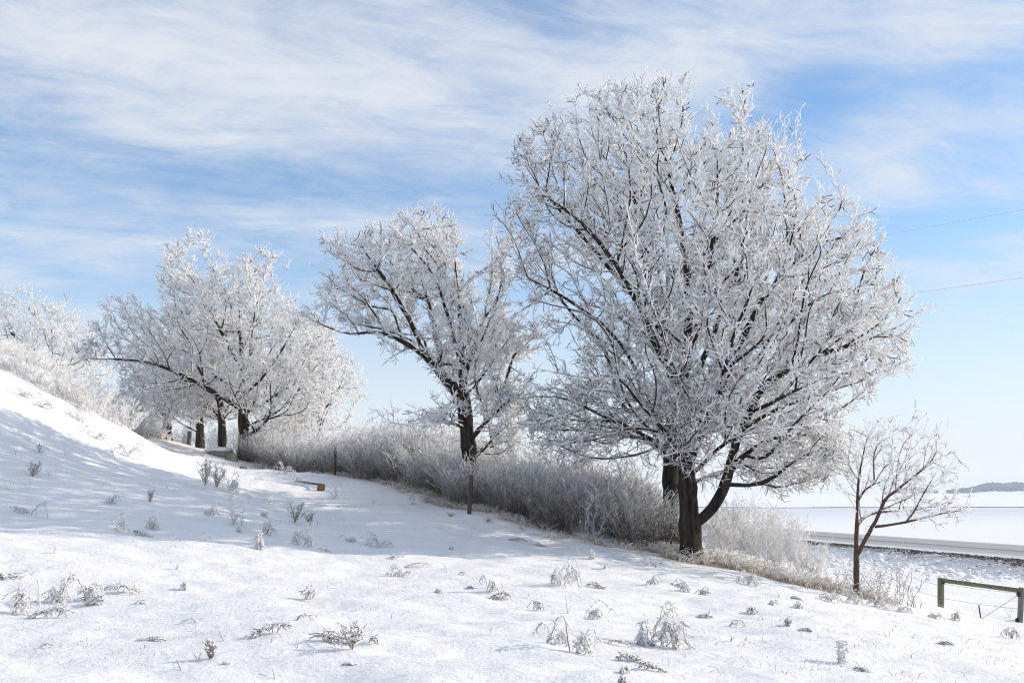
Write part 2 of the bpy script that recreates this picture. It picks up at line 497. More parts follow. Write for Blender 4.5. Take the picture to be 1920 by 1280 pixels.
g.verts(np.stack([rx, ry, rz], -1).reshape(-1, 3), C2.ravel())
ii = np.arange(S2.size).reshape(S2.shape)
g.Q.append(np.stack([ii[:-1, :-1], ii[:-1, 1:], ii[1:, 1:], ii[1:, :-1]], -1).reshape(-1, 4))
tag(g.obj('road', road_mat()), 'grey road of packed snow with brown wheel tracks crossing the valley', kind='structure')

# ---- scattered lumps
def ico_lumps(centres, sizes, seed, squash=0.65):
    t = (1 + 5 ** 0.5) / 2
    v = unit(np.array([[-1, t, 0], [1, t, 0], [-1, -t, 0], [1, -t, 0], [0, -1, t], [0, 1, t], [0, -1, -t], [0, 1, -t], [t, 0, -1], [t, 0, 1], [-t, 0, -1], [-t, 0, 1]], float))
    f = np.array([[0, 11, 5], [0, 5, 1], [0, 1, 7], [0, 7, 10], [0, 10, 11], [1, 5, 9], [5, 11, 4], [11, 10, 2], [10, 7, 6], [7, 1, 8],
                  [3, 9, 4], [3, 4, 2], [3, 2, 6], [3, 6, 8], [3, 8, 9], [4, 9, 5], [2, 4, 11], [6, 2, 10], [8, 6, 7], [9, 8, 1]])
    r = np.random.default_rng(seed); n = len(centres)
    sc = sizes[:, None, None] * r.uniform(0.55, 1.35, (n, 12, 1))
    vv = v[None] * sc * np.array([1, 1, squash])
    a = r.uniform(0, 6.28, n); ca, sa = np.cos(a)[:, None], np.sin(a)[:, None]
    x = vv[..., 0] * ca * 1.25 - vv[..., 1] * sa; y = vv[..., 0] * sa * 1.25 + vv[..., 1] * ca
    vv = np.stack([x, y, vv[..., 2]], -1) + centres[:, None]
    return vv.reshape(-1, 3), (f[None] + (np.arange(n) * 12)[:, None, None]).reshape(-1, 3)

def lump_obj(name, mat, centres, sizes, seed, squash=0.65, smooth=False):
    g = Geo(); v, t = ico_lumps(np.asarray(centres), np.asarray(sizes), seed, squash)
    g.verts(v); g.T.append(t)
    return g.obj(name, mat, smooth=smooth)

r = np.random.default_rng(21)
n = 2600
s = r.uniform(-25, 45, n); c = -np.abs(r.normal(0, 3.6, n)) - 1.2
x = ROAD_A[0] + ROAD_D[0] * s + ROAD_N[0] * c; y = ROAD_A[1] + ROAD_D[1] * s + ROAD_N[1] * c
sz = r.uniform(0.06, 0.20, n) * np.exp(-np.abs(c + 3) * 0.10) * r.choice([0.7, 1.0, 1.7], n, p=[.5, .4, .1])
tag(lump_obj('ploughed_snow', M['lump'], np.c_[x, y, H(x, y) + sz * 0.15], sz, 3, smooth=True),
    'broken clods of ploughed snow along the road verge', kind='stuff')
n = 4600
s = r.uniform(-14, 34, n); c = -0.45 - np.abs(r.normal(0, 0.75, n)) * np.clip(1.9 - s * 0.05, 0.22, 2.4) * (0.7 + 0.6 * vnoise(s * 0.6, s * 0 + 3))
x = ROAD_A[0] + ROAD_D[0] * s + ROAD_N[0] * c; y = ROAD_A[1] + ROAD_D[1] * s + ROAD_N[1] * c
sz = r.uniform(0.025, 0.08, n)
tag(lump_obj('roadside_gravel', M['gravel'], np.c_[x, y, np.maximum(H(x, y), ROAD_Z - 0.05) + sz * 0.35 + 0.03], sz, 4),
    'dark frozen gravel thrown up along the edge of the road', kind='stuff')

# ---- far margin, hills and woods
g = Geo()
xs = np.linspace(-60, 420, 160); yy = 300 + 6 * np.sin(xs * 0.01)
z0 = H(xs, yy)
hh = 0.16 + 0.12 * np.random.default_rng(2).random(160)
g.tubes(np.stack([xs, yy, z0 + 0.05], -1)[None], hh[None], 5, 0.1)
tag(g.obj('grass_bank', M['brush']), 'thin grey brown grass bank drawn across the far snow field', kind='structure')

g = Geo()
hx = np.linspace(500, 2500, 160); hy = np.linspace(1900, 2950, 26)
HX, HY = np.meshgrid(hx, hy)
def hill_h(x, y):
    a = x / y * FPX + 960           # bearing as a column, only to read the ridge off
    ridge = 1.5 + 21 * np.exp(-((a - 1862) / 62) ** 2) + 17 * sstep(a, 1860, 1960) + 1.5 * np.sin(a * 0.11) * sstep(a, 1750, 1800) + 9 * sstep(a, 1655, 1695) * (1 - sstep(a, 1705, 1760))
    return ridge * np.exp(-((y - 2500) / 420) ** 2) + 1.2
g.verts(np.stack([HX, HY, hill_h(HX, HY) - 2.0], -1).reshape(-1, 3))
ii = np.arange(HX.size).reshape(HX.shape)
g.Q.append(np.stack([ii[:-1, :-1], ii[:-1, 1:], ii[1:, 1:], ii[1:, :-1]], -1).reshape(-1, 4))
tag(g.obj('hills', M['snow']), 'low distant hills behind the snow field', kind='structure')
r = np.random.default_rng(8); n = 5200
y = r.uniform(2050, 2700, n); x = r.uniform(0.38, 0.66, n) * y
keep = hill_h(x, y) > 4.5
x, y = x[keep], y[keep]
sz = r.uniform(2.4, 5.0, len(x))
tag(lump_obj('far_wood', M['farwood'], np.c_[x, y, hill_h(x, y) - 2 + sz * 0.5], sz, 9, 1.15), 'blue grey frosted wood covering the distant hills', kind='stuff')

# ------------------------------------------------------------------ trees
def in_poly(pt, poly):
    x, y = pt[:, 0], pt[:, 1]; c = np.zeros(len(pt), bool)
    n = len(poly); j = n - 1
    for i in range(n):
        xi, yi = poly[i]; xj, yj = poly[j]
        c ^= ((yi > y) != (yj > y)) & (x < (xj - xi) * (y - yi) / (yj - yi + 1e-12) + xi)
        j = i
    return c

def edge_dist(pt, poly):
    d = np.full(len(pt), 1e9); n = len(poly)
    for i in range(n):
        a = np.array(poly[i], float); b = np.array(poly[(i + 1) % n], float); ab = b - a
        t = np.clip(((pt - a) @ ab) / (ab @ ab), 0, 1)
        d = np.minimum(d, np.linalg.norm(pt - (a + t[:, None] * ab), axis=1))
    return d

def crown_points(poly, Y, R, n, rng, yoff=0.0, clump=0.0):
    """points filling the crown: its outline read off the photo, its depth that of a round crown"""
    poly = np.array(poly, float); lo, hi = poly.min(0), poly.max(0)
    out = []; tot = 0
    ppm = FPX / Y
    while tot < n:
        q = rng.uniform(lo, hi, (4000, 2)); q = q[in_poly(q, poly)]
        d = edge_dist(q, poly) / ppm
        dm = np.minimum(d, R)
        half = np.sqrt(np.maximum(2 * R * dm - dm * dm, 0.02))
        acc = rng.random(len(q)) < half / R + 0.04
        q, half, d = q[acc], half[acc], d[acc]
        o = rng.uniform(-1, 1, len(q)); o = np.sign(o) * np.abs(o) ** 0.8 * half
        mx, mz = q[:, 0] / ppm, q[:, 1] / ppm
        nn = 0.55 * vnoise(mx * 0.95 + 40, mz * 0.95) + 0.35 * vnoise(o * 0.9 + 9, (mx + mz) * 0.8) + 0.35 * vnoise(mx * 2.1, mz * 2.1 + o * 1.1)
        thr = -0.34 + clump + 0.46 * (1 - sstep(d, 0.0, 0.8))
        thr = thr + 0.65 * np.maximum(0, vnoise(mx * 0.42 + 11, mz * 0.42 + 3)) * (1 - sstep(d, 0.2, 2.0))
        acc = nn > thr - rng.exponential(0.12, len(q))
        q, o = q[acc], o[acc]
        out.append(np.c_[q, o]); tot += len(q)
    out = np.concatenate(out)[:n]
    return np.array([P(a, b, Y + yoff) for a, b, _ in out]) + np.c_[np.zeros(n), out[:, 2], np.zeros(n)]

def resample(pl, step):
    pl = np.asarray(pl, float)
    # catmull-rom through the traced points
    q = np.vstack([2 * pl[0] - pl[1], pl, 2 * pl[-1] - pl[-2]])
    out = [pl[0]]
    for i in range(len(pl) - 1):
        p0, p1, p2, p3 = q[i:i + 4]
        m = max(1, int(np.ceil(np.linalg.norm(p2 - p1) / step)))
        for t in (np.arange(m) + 1) / m:
            out.append(0.5 * (2 * p1 + (p2 - p0) * t + (2 * p0 - 5 * p1 + 4 * p2 - p3) * t * t + (3 * p1 - p0 - 3 * p2 + p3) * t ** 3))
    return np.array(out)

def grow(seeds, pts, bf, rng):
    """join the crown points to the traced limbs, trading twig length against path length to the root"""
    pos, par, path, root = [], [], [], []
    for pl in seeds:
        rs = resample(pl, 0.28)
        k = len(rs)
        jit = np.cumsum(rng.normal(0, 0.012, (k, 3)), 0) * np.minimum(np.arange(k) / 6.0, 1)[:, None]
        if pl is seeds[0] or getattr(pl, 'is_root', False) or pl.__class__ is tuple:
            prev = -1; rt = len(pos); rs = rs + jit * 0.5
        else:
            allp = np.array(pos); prev = int(np.argmin(np.linalg.norm(allp - rs[0], axis=1)))
            rt = root[prev]; rs = rs[1:] + jit[1:]
        for p in rs:
            par.append(prev); root.append(rt)
            path.append(0.0 if prev < 0 else path[prev] + float(np.linalg.norm(p - pos[prev])))
            pos.append(p); prev = len(pos) - 1
    ns = len(pos); n = len(pts)
    pos = np.array(pos); path = np.array(path)
    best = np.full(n, 1e9); who = np.zeros(n, int)
    for i in range(ns):
        d = np.linalg.norm(pts - pos[i], axis=1) + bf * path[i]
        m = d < best; best[m] = d[m]; who[m] = i
    AP = np.concatenate([pos, np.zeros((n, 3))]); APATH = np.concatenate([path, np.zeros(n)])
    cnt = ns; rem = pts.copy()
    live = np.ones(n, bool)
    for k in range(n):
        j = int(np.argmin(best))
        w = who[j]; p = rem[j]
        AP[cnt] = p; APATH[cnt] = APATH[w] + np.linalg.norm(p - AP[w])
        par.append(int(w)); root.append(root[w])
        best[j] = 1e12; live[j] = False
        d = np.sqrt(((rem - p) ** 2).sum(1)) + bf * APATH[cnt]
        m = (d < best) & live
        best[m] = d[m]; who[m] = cnt
        cnt += 1
    return AP, np.array(par), np.array(root), ns

def make_tree(seeds_px, depth, outline, n_pts, R, r_trunk, labels, rng_seed, names='frosted_tree', bf=0.35, spurs=4, spur_len=(0.18, 0.5),
              r_spur=0.016, mats=('trunk', 'bark'), yoff=0.0, r_tip=0.010, limb_r=0.07, group=None, sides_max=14, fork=True, extra_outline=None, frost_gain=1.0, up=0.18, clump=0.0, lee=0.0, flare=0.38):
    rng = np.random.default_rng(rng_seed)
    seeds = []
    roots = 0
    for isroot, pl in seeds_px:
        last = 0.0; w = []
        for q in pl:
            if len(q) > 2: last = q[2]
            w.append(P(q[0], q[1], depth + last))
        w = np.array(w)
        if isroot:
            gz = h1(w[0][0], w[0][1]); w[0][2] = gz - 0.15
            seeds.append(tuple(map(tuple, w))); roots += 1
        else:
            seeds.append([tuple(v) for v in w])
    pts = crown_points(outline, depth, R, n_pts, rng, yoff, clump)
    if extra_outline:
        for (ol, nn, RR, yo) in extra_outline:
            pts = np.concatenate([pts, crown_points(ol, depth, RR, nn, rng, yo, -0.4)])
    pts = pts[pts[:, 2] > H(pts[:, 0], pts[:, 1], False) + 0.35]
    pos, par, root, ns = grow(seeds, pts, bf, rng)
    N = len(pos)
    kids = [[] for _ in range(N)]
    for i in range(N):
        if par[i] >= 0: kids[par[i]].append(i)
    tips = np.zeros(N)
    for i in range(N - 1, -1, -1):
        if not kids[i]: tips[i] = 1
        if par[i] >= 0: tips[par[i]] += tips[i]
    # parents always precede children except for seed limbs, which hold as well
    rt = np.zeros(N)
    for r0 in set(root.tolist()):
        m = root == r0
        tot = max(tips[r0], 2)
        rr = r_trunk if not isinstance(r_trunk, (list, tuple)) else r_trunk[sorted(set(root.tolist())).index(r0)]
        e = math.log(tot) / math.log(rr / r_tip)
        rt[m] = r_tip * tips[m] ** (1 / e)
    mainc = np.full(N, -1)
    for i in range(N):
        if kids[i]:
            # a traced limb stays the leader of its own line
            sc = [(tips[k] + (1e6 if (k < ns and k == i + 1 and i < ns) else 0), k) for k in kids[i]]
            mainc[i] = max(sc)[1]
    for _ in range(4):
        has = (mainc >= 0) & (par >= 0); has[:ns] = False
        ix = np.where(has)[0]
        pos[ix] += 0.38 * (0.5 * (pos[par[ix]] + pos[mainc[ix]]) - pos[ix])
    # smooth taper along traced lines
    # flare at the foot
    for r0 in set(root.tolist()):
        i = r0; L0 = 0
        while i >= 0 and L0 < 1.4:
            rt[i] *= 1 + flare * math.exp(-L0 / 0.28)
            j = mainc[i]
            if j >= 0: L0 += np.linalg.norm(pos[j] - pos[i])
            i = j
    def frost_of(r):
        return np.interp(r, [0.0105, 0.014, 0.020, 0.035, 0.07, 0.14, 0.25], [0.80, 0.55, 0.40, 0.26, 0.14, 0.05, 0.0]) * frost_gain
    # chains
    chains = []
    starts = [i for i in range(N) if par[i] < 0 or mainc[par[i]] != i]
    for s0 in starts:
        ch = [s0]; i = s0
        while mainc[i] >= 0: i = mainc[i]; ch.append(i)
        p = par[s0]
        pp = pos[ch]; r2 = rt[ch].copy()
        if p >= 0:
            pp = np.vstack([pos[p], pp]); r2 = np.r_[min(r2[0] * 1.12, rt[p] * 0.95), r2]
        elif len(ch) < 2: continue
        if len(pp) < 2: continue
        chains.append((int(root[s0]), pp, r2))
    objs = []
    rootlist = sorted(set(root.tolist()))
    crowns = {}
    bases = {}
    for q, r0 in enumerate(rootlist):
        base = pos[r0].copy(); base[2] += 0.15
        bases[r0] = base
        nm = names if isinstance(names, str) else names[q]
        e = empty(nm, base, labels[q][0], 'tree', group)
        objs.append(e)
        crowns[r0] = (e, Geo())
    buckets = {}
    limbs_done = {}
    for (r0, pp, r2) in chains:
        e, G = crowns[r0]
        if r2[0] >= limb_r and limbs_done.get(r0, 0) < 40:
            S = int(np.clip(round(r2[0] * 60), 8, sides_max))
            lg = Geo()
            k = len(pp)
            # knobbly, furrowed outline
            lump = 1 + 0.05 * np.sin(np.arange(k) * 1.7 + rng.random() * 6) + rng.normal(0, 0.03, k)
            lg.tubes(pp[None], (r2 * lump)[None], S, frost_of(r2)[None])
            is_trunk = np.allclose(pp[0], pos[r0])
            if is_trunk:   # furrows
                vv = lg.V[0].reshape(k, S, 3); ctr = pp[:, None, :]
                wob = 1 + 0.07 * np.sin(np.arange(S) * 2.9 + 1)[None, :, None] * np.ones((k, 1, 1)) + rng.normal(0, 0.025, (k, S, 1))
                foot = np.exp(-np.arange(k) / 1.5)[:, None, None] * (0.35 * np.maximum(0, np.sin(np.arange(S) / S * 6.283 * 4 + 0.7)))[None, :, None]
                lg.V[0] = (ctr + (vv - ctr) * (wob + foot)).reshape(-1, 3)
            lg.obj('trunk' if is_trunk else 'limb', M[mats[0]] if r2[0] > limb_r * 1.2 else M[mats[1]], e, origin=bases[r0])
            limbs_done[r0] = limbs_done.get(r0, 0) + 1
        else:
            S = 6 if r2[0] > 0.045 else (4 if r2[0] > 0.02 else 3)
            buckets.setdefault((r0, len(pp), S), []).append((pp, r2))
    for (r0, k, S), lst in buckets.items():
        pp = np.array([a for a, _ in lst]); r2 = np.array([b for _, b in lst])
        fr = frost_of(r2)
        add = np.interp(r2, [0.0, 0.03], [0.004, 0.0])
        crowns[r0][1].tubes(pp, r2 + add, S, fr)
    # twigs, thick with rime
    ctr = pts.mean(0)
    thin = np.where((par >= 0) & (rt < 0.075))[0]
    for r0 in rootlist:
        ids = thin[root[thin] == r0]
        if not len(ids): continue
        G = crowns[r0][1]
        want = spurs * np.interp(rt[ids], [0.010, 0.013, 0.02, 0.04, 0.075], [1.25, 1.0, 0.75, 0.55, 0.5])
        x0 = (pos[ids][:, 0] - ctr[0]) / max(np.ptp(pts[:, 0]) * 0.5, 1e-3); z0 = (pos[ids][:, 2] - ctr[2]) / max(np.ptp(pts[:, 2]) * 0.5, 1e-3)
        rep = np.repeat(ids, rng.poisson(want * (1 - 0.35 * lee * sstep(0.25 - x0 * 0.9 - z0 * 0.45, 0.0, 0.9))))
        m = len(rep)
        t = rng.random((m, 1))
        base = pos[par[rep]] * (1 - t) + pos[rep] * t
        bd = unit(pos[rep] - pos[par[rep]])
        rnd = unit(rng.normal(size=(m, 3)))
        outw = unit(pos[rep] - ctr)
        d = unit(bd * 0.75 + rnd * 0.95 + outw * 0.25 + np.array([0.05, 0, up]))
        L = rng.uniform(*spur_len, (m, 1)) * rng.choice([0.6, 1.0, 1.35], (m, 1), p=[.3, .5, .2])
        xr = (pos[rep][:, 0] - ctr[0]) / max(np.ptp(pts[:, 0]) * 0.5, 1e-3); zr = (pos[rep][:, 2] - ctr[2]) / max(np.ptp(pts[:, 2]) * 0.5, 1e-3)
        shel = (lee * sstep(0.25 - xr * 0.9 - zr * 0.45, 0.0, 0.9))[:, None]   # less rime on the sheltered side
        curl = unit(np.cross(d, rng.normal(size=(m, 3)))) * rng.uniform(0.1, 0.55, (m, 1)) + np.array([0, 0, 0.12])
        tt = np.array([0, 0.36, 0.7, 1.0])
        kink = rng.normal(0, 0.10, (m, 4, 3)) * np.array([0, 1, 1, 0.4])[None, :, None]
        pl = base[:, None] + (d[:, None] * tt[None, :, None] + curl[:, None] * (tt ** 2)[None, :, None] * 0.6 + kink) * L[:, None]
        rs = r_spur * (1 - 0.38 * shel) * rng.uniform(0.7, 1.25, (m, 1)) * np.array([0.75, 1.0, 0.95, 0.55])[None]
        fr = rng.choice([1.0, 0.8, 0.5], (m, 1), p=[.62, .25, .13]) * frost_gain * (1 - 0.42 * shel)
        G.tubes(pl, rs, 3, np.broadcast_to(fr, (m, 4)))
        if fork:
            sel = rng.random(m) < 0.75
            b2 = pl[sel, 1 + rng.integers(0, 2)]
            m2 = len(b2)
            d2 = unit(d[sel] * 0.7 + unit(rng.normal(size=(m2, 3))) * 0.9)
            L2 = L[sel] * rng.uniform(0.35, 0.7, (m2, 1))
            t3 = np.array([0, 0.55, 1.0])
            k2 = rng.normal(0, 0.10, (m2, 3, 3)) * np.array([0, 1, 0.5])[None, :, None]
            pl2 = b2[:, None] + (d2[:, None] * t3[None, :, None] + k2) * L2[:, None]
            G.tubes(pl2, r_spur * (1 - 0.38 * shel[sel]) * rng.uniform(0.65, 1.1, (m2, 1)) * np.array([0.85, 1.0, 0.55])[None], 3, np.broadcast_to(fr[sel], (m2, 3)))
    for r0 in rootlist:
        e, G = crowns[r0]
        if G.n: G.obj('crown', M[mats[1]], e, origin=bases[r0])
    return objs

# --- the big twin-stemmed pair
MAIN_OUT = [(1035, 860), (985, 835), (960, 790), (985, 740), (955, 690), (975, 640), (960, 590), (985, 545), (950, 500), (905, 465), (925, 420), (925, 365), (950, 330), (958, 275), (1000, 235),
            (1040, 195), (1085, 180), (1150, 165), (1215, 157), (1250, 172), (1300, 150), (1345, 165), (1400, 190), (1445, 218), (1485, 248),
            (1495, 295), (1520, 325), (1560, 345), (1578, 390), (1615, 418), (1650, 440), (1665, 470), (1645, 505), (1695, 550), (1722, 600),
            (1690, 640), (1702, 690), (1672, 725), (1600, 765), (1570, 800), (1575, 850), (1545, 905), (1470, 925), (1390, 905), (1350, 890),
            (1300, 880), (1230, 860), (1190, 880), (1110, 870)]
MAIN = [
    (True, [(1296, 1048, 0), (1294, 1000), (1291, 930), (1288, 860), (1285, 790), (1283, 720), (1288, 650), (1290, 570), (1282, 470), (1265, 360), (1245, 260), (1235, 190)]),
    (True, [(1256, 1008, 2.8), (1256, 940), (1256, 870), (1258, 800), (1260, 730, 2.6), (1252, 650, 2.4), (1230, 570), (1210, 480, 2.6), (1190, 370), (1170, 260), (1160, 190)]),
    (False, [(1284, 745, 0), (1255, 700, -.5), (1225, 640, -1), (1180, 540, -1.5), (1110, 440, -2), (1020, 370, -2.3), (950, 350)]),
    (False, [(1296, 985, 0), (1322, 966, -.1), (1345, 935, -.2), (1360, 890, -.3), (1372, 840), (1395, 780, -.6), (1430, 720, -.8), (1500, 670), (1600, 640), (1680, 610)]),
    (False, [(1291, 870, 0), (1320, 800, -.5), (1350, 740, -1), (1390, 650), (1440, 560), (1520, 470), (1610, 440)]),
    (False, [(1288, 790, 0), (1310, 700, .8), (1345, 600, 1.4), (1390, 480, 2), (1420, 360), (1430, 250)]),
    (False, [(1286, 705, 0), (1310, 600, -1), (1330, 480, -2), (1345, 340, -2.5), (1330, 200)]),
    (False, [(1297, 890, 0), (1370, 820, -1.5), (1450, 800, -2.5), (1545, 790)]),
    (False, [(1297, 905, 0), (1360, 880, 1), (1430, 860, 2), (1530, 850)]),
    (False, [(1286, 765, 0), (1265, 690, -2), (1240, 600, -3.2), (1215, 500, -4.2), (1190, 380, -4.2)]),
    (False, [(1395, 780, -.6), (1480, 740, -2), (1580, 700, -2.5), (1660, 690)]),
    (False, [(1350, 740, -1), (1370, 640, -2.6), (1420, 500, -3.6), (1470, 370), (1490, 290)]),
    (False, [(1255, 835, 2.8), (1230, 780, 2.2), (1200, 752, 1.8), (1150, 722, 1), (1080, 705, .4), (1000, 690)]),
    (False, [(1205, 755, 1.8), (1190, 690, 1.4), (1140, 620, .8), (1060, 560, .4), (990, 520)]),
    (False, [(1255, 850, 2.8), (1210, 825, 2), (1140, 810, 1), (1060, 830, 0), (1010, 850)]),
    (False, [(1252, 690, 2.4), (1210, 640, 3), (1150, 590, 3.6), (1080, 570, 4), (990, 570)]),
    (False, [(1245, 630, 2.4), (1190, 560, 2), (1120, 480, 1.6), (1050, 400, 1.3), (980, 310)]),
    (False, [(1215, 500, 2.6), (1160, 400, 2), (1090, 300, 1.5), (1050, 220)]),
    (False, [(1258, 760, 2.8), (1290, 680, 4), (1320, 560, 5), (1340, 430, 5.5), (1370, 300)]),
    (False, [(1260, 740, 2.8), (1310, 720, 4), (1400, 690, 5), (1500, 600, 5.5), (1590, 520)]),
]
make_tree(MAIN, 26.0, MAIN_OUT, 6000, 4.5, (0.275, 0.225),
          [('tallest frosted tree with broad white crown and thick furrowed trunk rooted where slope ends',),
           ('second dark straight trunk growing close behind the tallest tree, sharing its white crown',)],
          101, yoff=0.8, extra_outline=[([(1190, 690), (1400, 690), (1420, 880), (1330, 900), (1290, 890), (1200, 870)], 420, 1.5, -0.9), ([(1340, 790), (1560, 780), (1580, 850), (1560, 915), (1460, 940), (1380, 925)], 230, 2.4, 0.0), ([(985, 835), (960, 700), (1230, 720), (1225, 870), (1110, 890)], 300, 2.4, 1.0)], spurs=4, spur_len=(0.16, 0.42), r_spur=0.0178, limb_r=0.058, lee=1.0, clump=0.05)

T2_OUT = [(528, 580), (585, 560), (603, 500), (595, 450), (640, 440), (690, 425), (735, 400), (785, 370), (830, 398), (855, 430), (880, 425), (912, 395), (958, 402), (985, 480),
          (1010, 600), (1010, 760), (985, 830), (940, 880), (902, 862), (882, 800), (820, 808), (715, 805), (700, 770), (740, 745), (830, 740), (812, 705), (762, 672),
          (700, 690), (680, 650), (600, 628), (560, 602)]
T2 = [(True, [(890, 952, 0), (886, 900), (881, 850), (874, 790), (869, 730), (866, 660), (862, 590), (858, 520), (850, 440), (845, 410)]),
      (False, [(867, 742, 0), (830, 700, -.3), (795, 665, -.5), (755, 637), (710, 622), (660, 625), (610, 610, -.8), (560, 586)]),
      (False, [(795, 665, -.5), (770, 600, -1), (720, 520, -1.3), (680, 460)]),
      (False, [(830, 700, -.3), (812, 600, .6), (788, 500, 1), (777, 400)]),
      (False, [(866, 690, 0), (842, 600, -1.2), (815, 520, -2), (740, 430, -2)]),
      (False, [(868, 705, 0), (900, 620, .6), (920, 540, 1), (925, 430)]),
      (False, [(878, 830, 0), (920, 780, -1), (965, 740, -1.6), (1000, 700)]),
      (False, [(880, 850, 0), (930, 830, 1), (975, 800, 1.6)]),
      (False, [(866, 660, 0), (905, 600, -1.4), (950, 540, -2), (985, 480)]),
      (False, [(873, 802, 0), (845, 790, -.8), (800, 797, -1.2), (740, 790, -1.4), (710, 772)])]
make_tree(T2, 31.0, T2_OUT, 1900, 2.5, 0.245, [('frosted tree with long crooked limb reaching uphill, dark trunk beside a leaning post',)], 202,
          spurs=4, spur_len=(0.16, 0.42), r_spur=0.017, limb_r=0.055, clump=0.06, lee=0.5)

T3_OUT = [(140, 672), (170, 640), (195, 560), (235, 545), (285, 560), (300, 520), (293, 462), (345, 442), (375, 430), (402, 445), (430, 475), (460, 472), (497, 450), (532, 482),
          (540, 540), (580, 570), (620, 600), (640, 680), (640, 760), (560, 800), (500, 820), (470, 800), (440, 770), (400, 760), (300, 780), (260, 760), (220, 720)]
T3 = [(True, [(457, 858, 0), (456, 800), (455, 740), (455, 690), (452, 630), (450, 560), (448, 500)]),
      (False, [(455, 768, 0), (420, 745, -.5), (385, 725, -.8), (340, 700, -1.2), (290, 680), (230, 672), (175, 672)]),
      (False, [(456, 700, 0), (425, 640, -1), (395, 580, -1.6), (345, 500), (312, 462)]),
      (False, [(454, 640, 0), (430, 560, .8), (400, 500, 1), (375, 440)]),
      (False, [(458, 740, 0), (500, 700, -.8), (540, 640, -1.2), (572, 590)]),
      (False, [(455, 660, 0), (480, 580, -.8), (500, 480)]),
      (False, [(456, 720, 0), (470, 640, -2), (475, 560, -2.8), (460, 490)]),
      (False, [(458, 775, 0), (520, 740, .8), (590, 700, 1.2)])]
make_tree(T3, 45.0, T3_OUT, 2700, 3.4, 0.23, [('wide frosted tree with low sweeping limb, its black trunk beside snow-capped stones',)], 303,
          spurs=4, spur_len=(0.2, 0.46), r_spur=0.020, limb_r=0.055, clump=0.05, lee=0.8)

GB = 'frosted trees behind the wide hillside tree'
T4 = [(True, [(417, 842, 0), (416, 790), (414, 740), (412, 680), (408, 600)]), (False, [(415, 760, 0), (380, 700, .5), (350, 620)]), (False, [(414, 740, 0), (450, 660, .8), (470, 590)])]
make_tree(T4, 50.0, [(300, 765), (320, 640), (400, 560), (480, 590), (510, 680), (500, 760), (440, 790), (360, 790)], 1500, 3.0, 0.19,
          [('frosted tree with straight dark bole rising from behind the long snow-capped stone',)], 404, spurs=3, r_spur=0.022, fork=False, group=GB)
T5 = [(True, [(376, 840, 0), (374, 800), (372, 750), (366, 680)]), (False, [(374, 790, 0), (400, 730), (410, 660)]), (False, [(373, 770, 0), (340, 700), (320, 640)])]
make_tree(T5, 54.0, [(280, 790), (270, 700), (300, 610), (380, 590), (430, 640), (440, 730), (420, 800), (340, 815)], 1100, 2.6, 0.20,
          [('frosted tree with rough forked trunk between the pale post and the straight dark bole',)], 505, spurs=3, r_spur=0.023, fork=False, group=GB)
T6 = [(True, [(316, 828, 0), (314, 800), (312, 760), (308, 700)]), (False, [(314, 795, 0), (290, 750), (260, 710)]), (False, [(313, 780, 0), (340, 720), (350, 660)])]
make_tree(T6, 57.0, [(225, 770), (220, 700), (250, 620), (310, 590), (360, 640), (370, 730), (350, 800), (270, 800)], 1100, 2.6, 0.22,
          [('frosted tree with short broken thick trunk near the crest beside a tan tussock',)], 606, spurs=3, r_spur=0.023, fork=False, group=GB)
T7 = [(True, [(95, 745, 0), (97, 700), (99, 660), (96, 600)]), (False, [(97, 705, 0), (60, 660), (20, 620)]), (False, [(98, 690, 0), (130, 640), (160, 600)]),
      (False, [(98, 670, 0), (75, 600), (60, 550)]), (False, [(97, 710, 0), (150, 690), (190, 660)]), (False, [(97, 700, 0), (20, 690), (-50, 660)])]
make_tree(T7, 62.0, [(-85, 640), (-40, 565), (0, 548), (70, 535), (120, 552), (162, 582), (205, 640), (212, 700), (180, 735), (60, 740), (-60, 720)], 1600, 4.0, 0.24,
          [('round frosted tree standing beyond the crest of the hill, its trunk hidden by snow',)], 707, spurs=3, spur_len=(0.25, 0.55), r_spur=0.024, fork=False)
T8 = [(True, [(600, 870, 0), (600, 800), (602, 740), (606, 680)]), (False, [(600, 800, 0), (570, 720), (550, 640)]), (False, [(601, 780, 0), (640, 720), (665, 690)])]
make_tree(T8, 58.0, [(510, 820), (500, 720), (535, 620), (580, 575), (635, 620), (690, 705), (690, 780), (660, 820)], 1300, 2.8, 0.16,
          [('pale feathery frosted tree behind the thicket between the two dark-trunked trees',)], 808, spurs=3, r_spur=0.022, fork=False)
T9 = [(True, [(700, 880, 0), (698, 830), (695, 780)]), (False, [(699, 840, 0), (670, 790), (660, 760)]), (False, [(699, 840, 0), (730, 800)])]

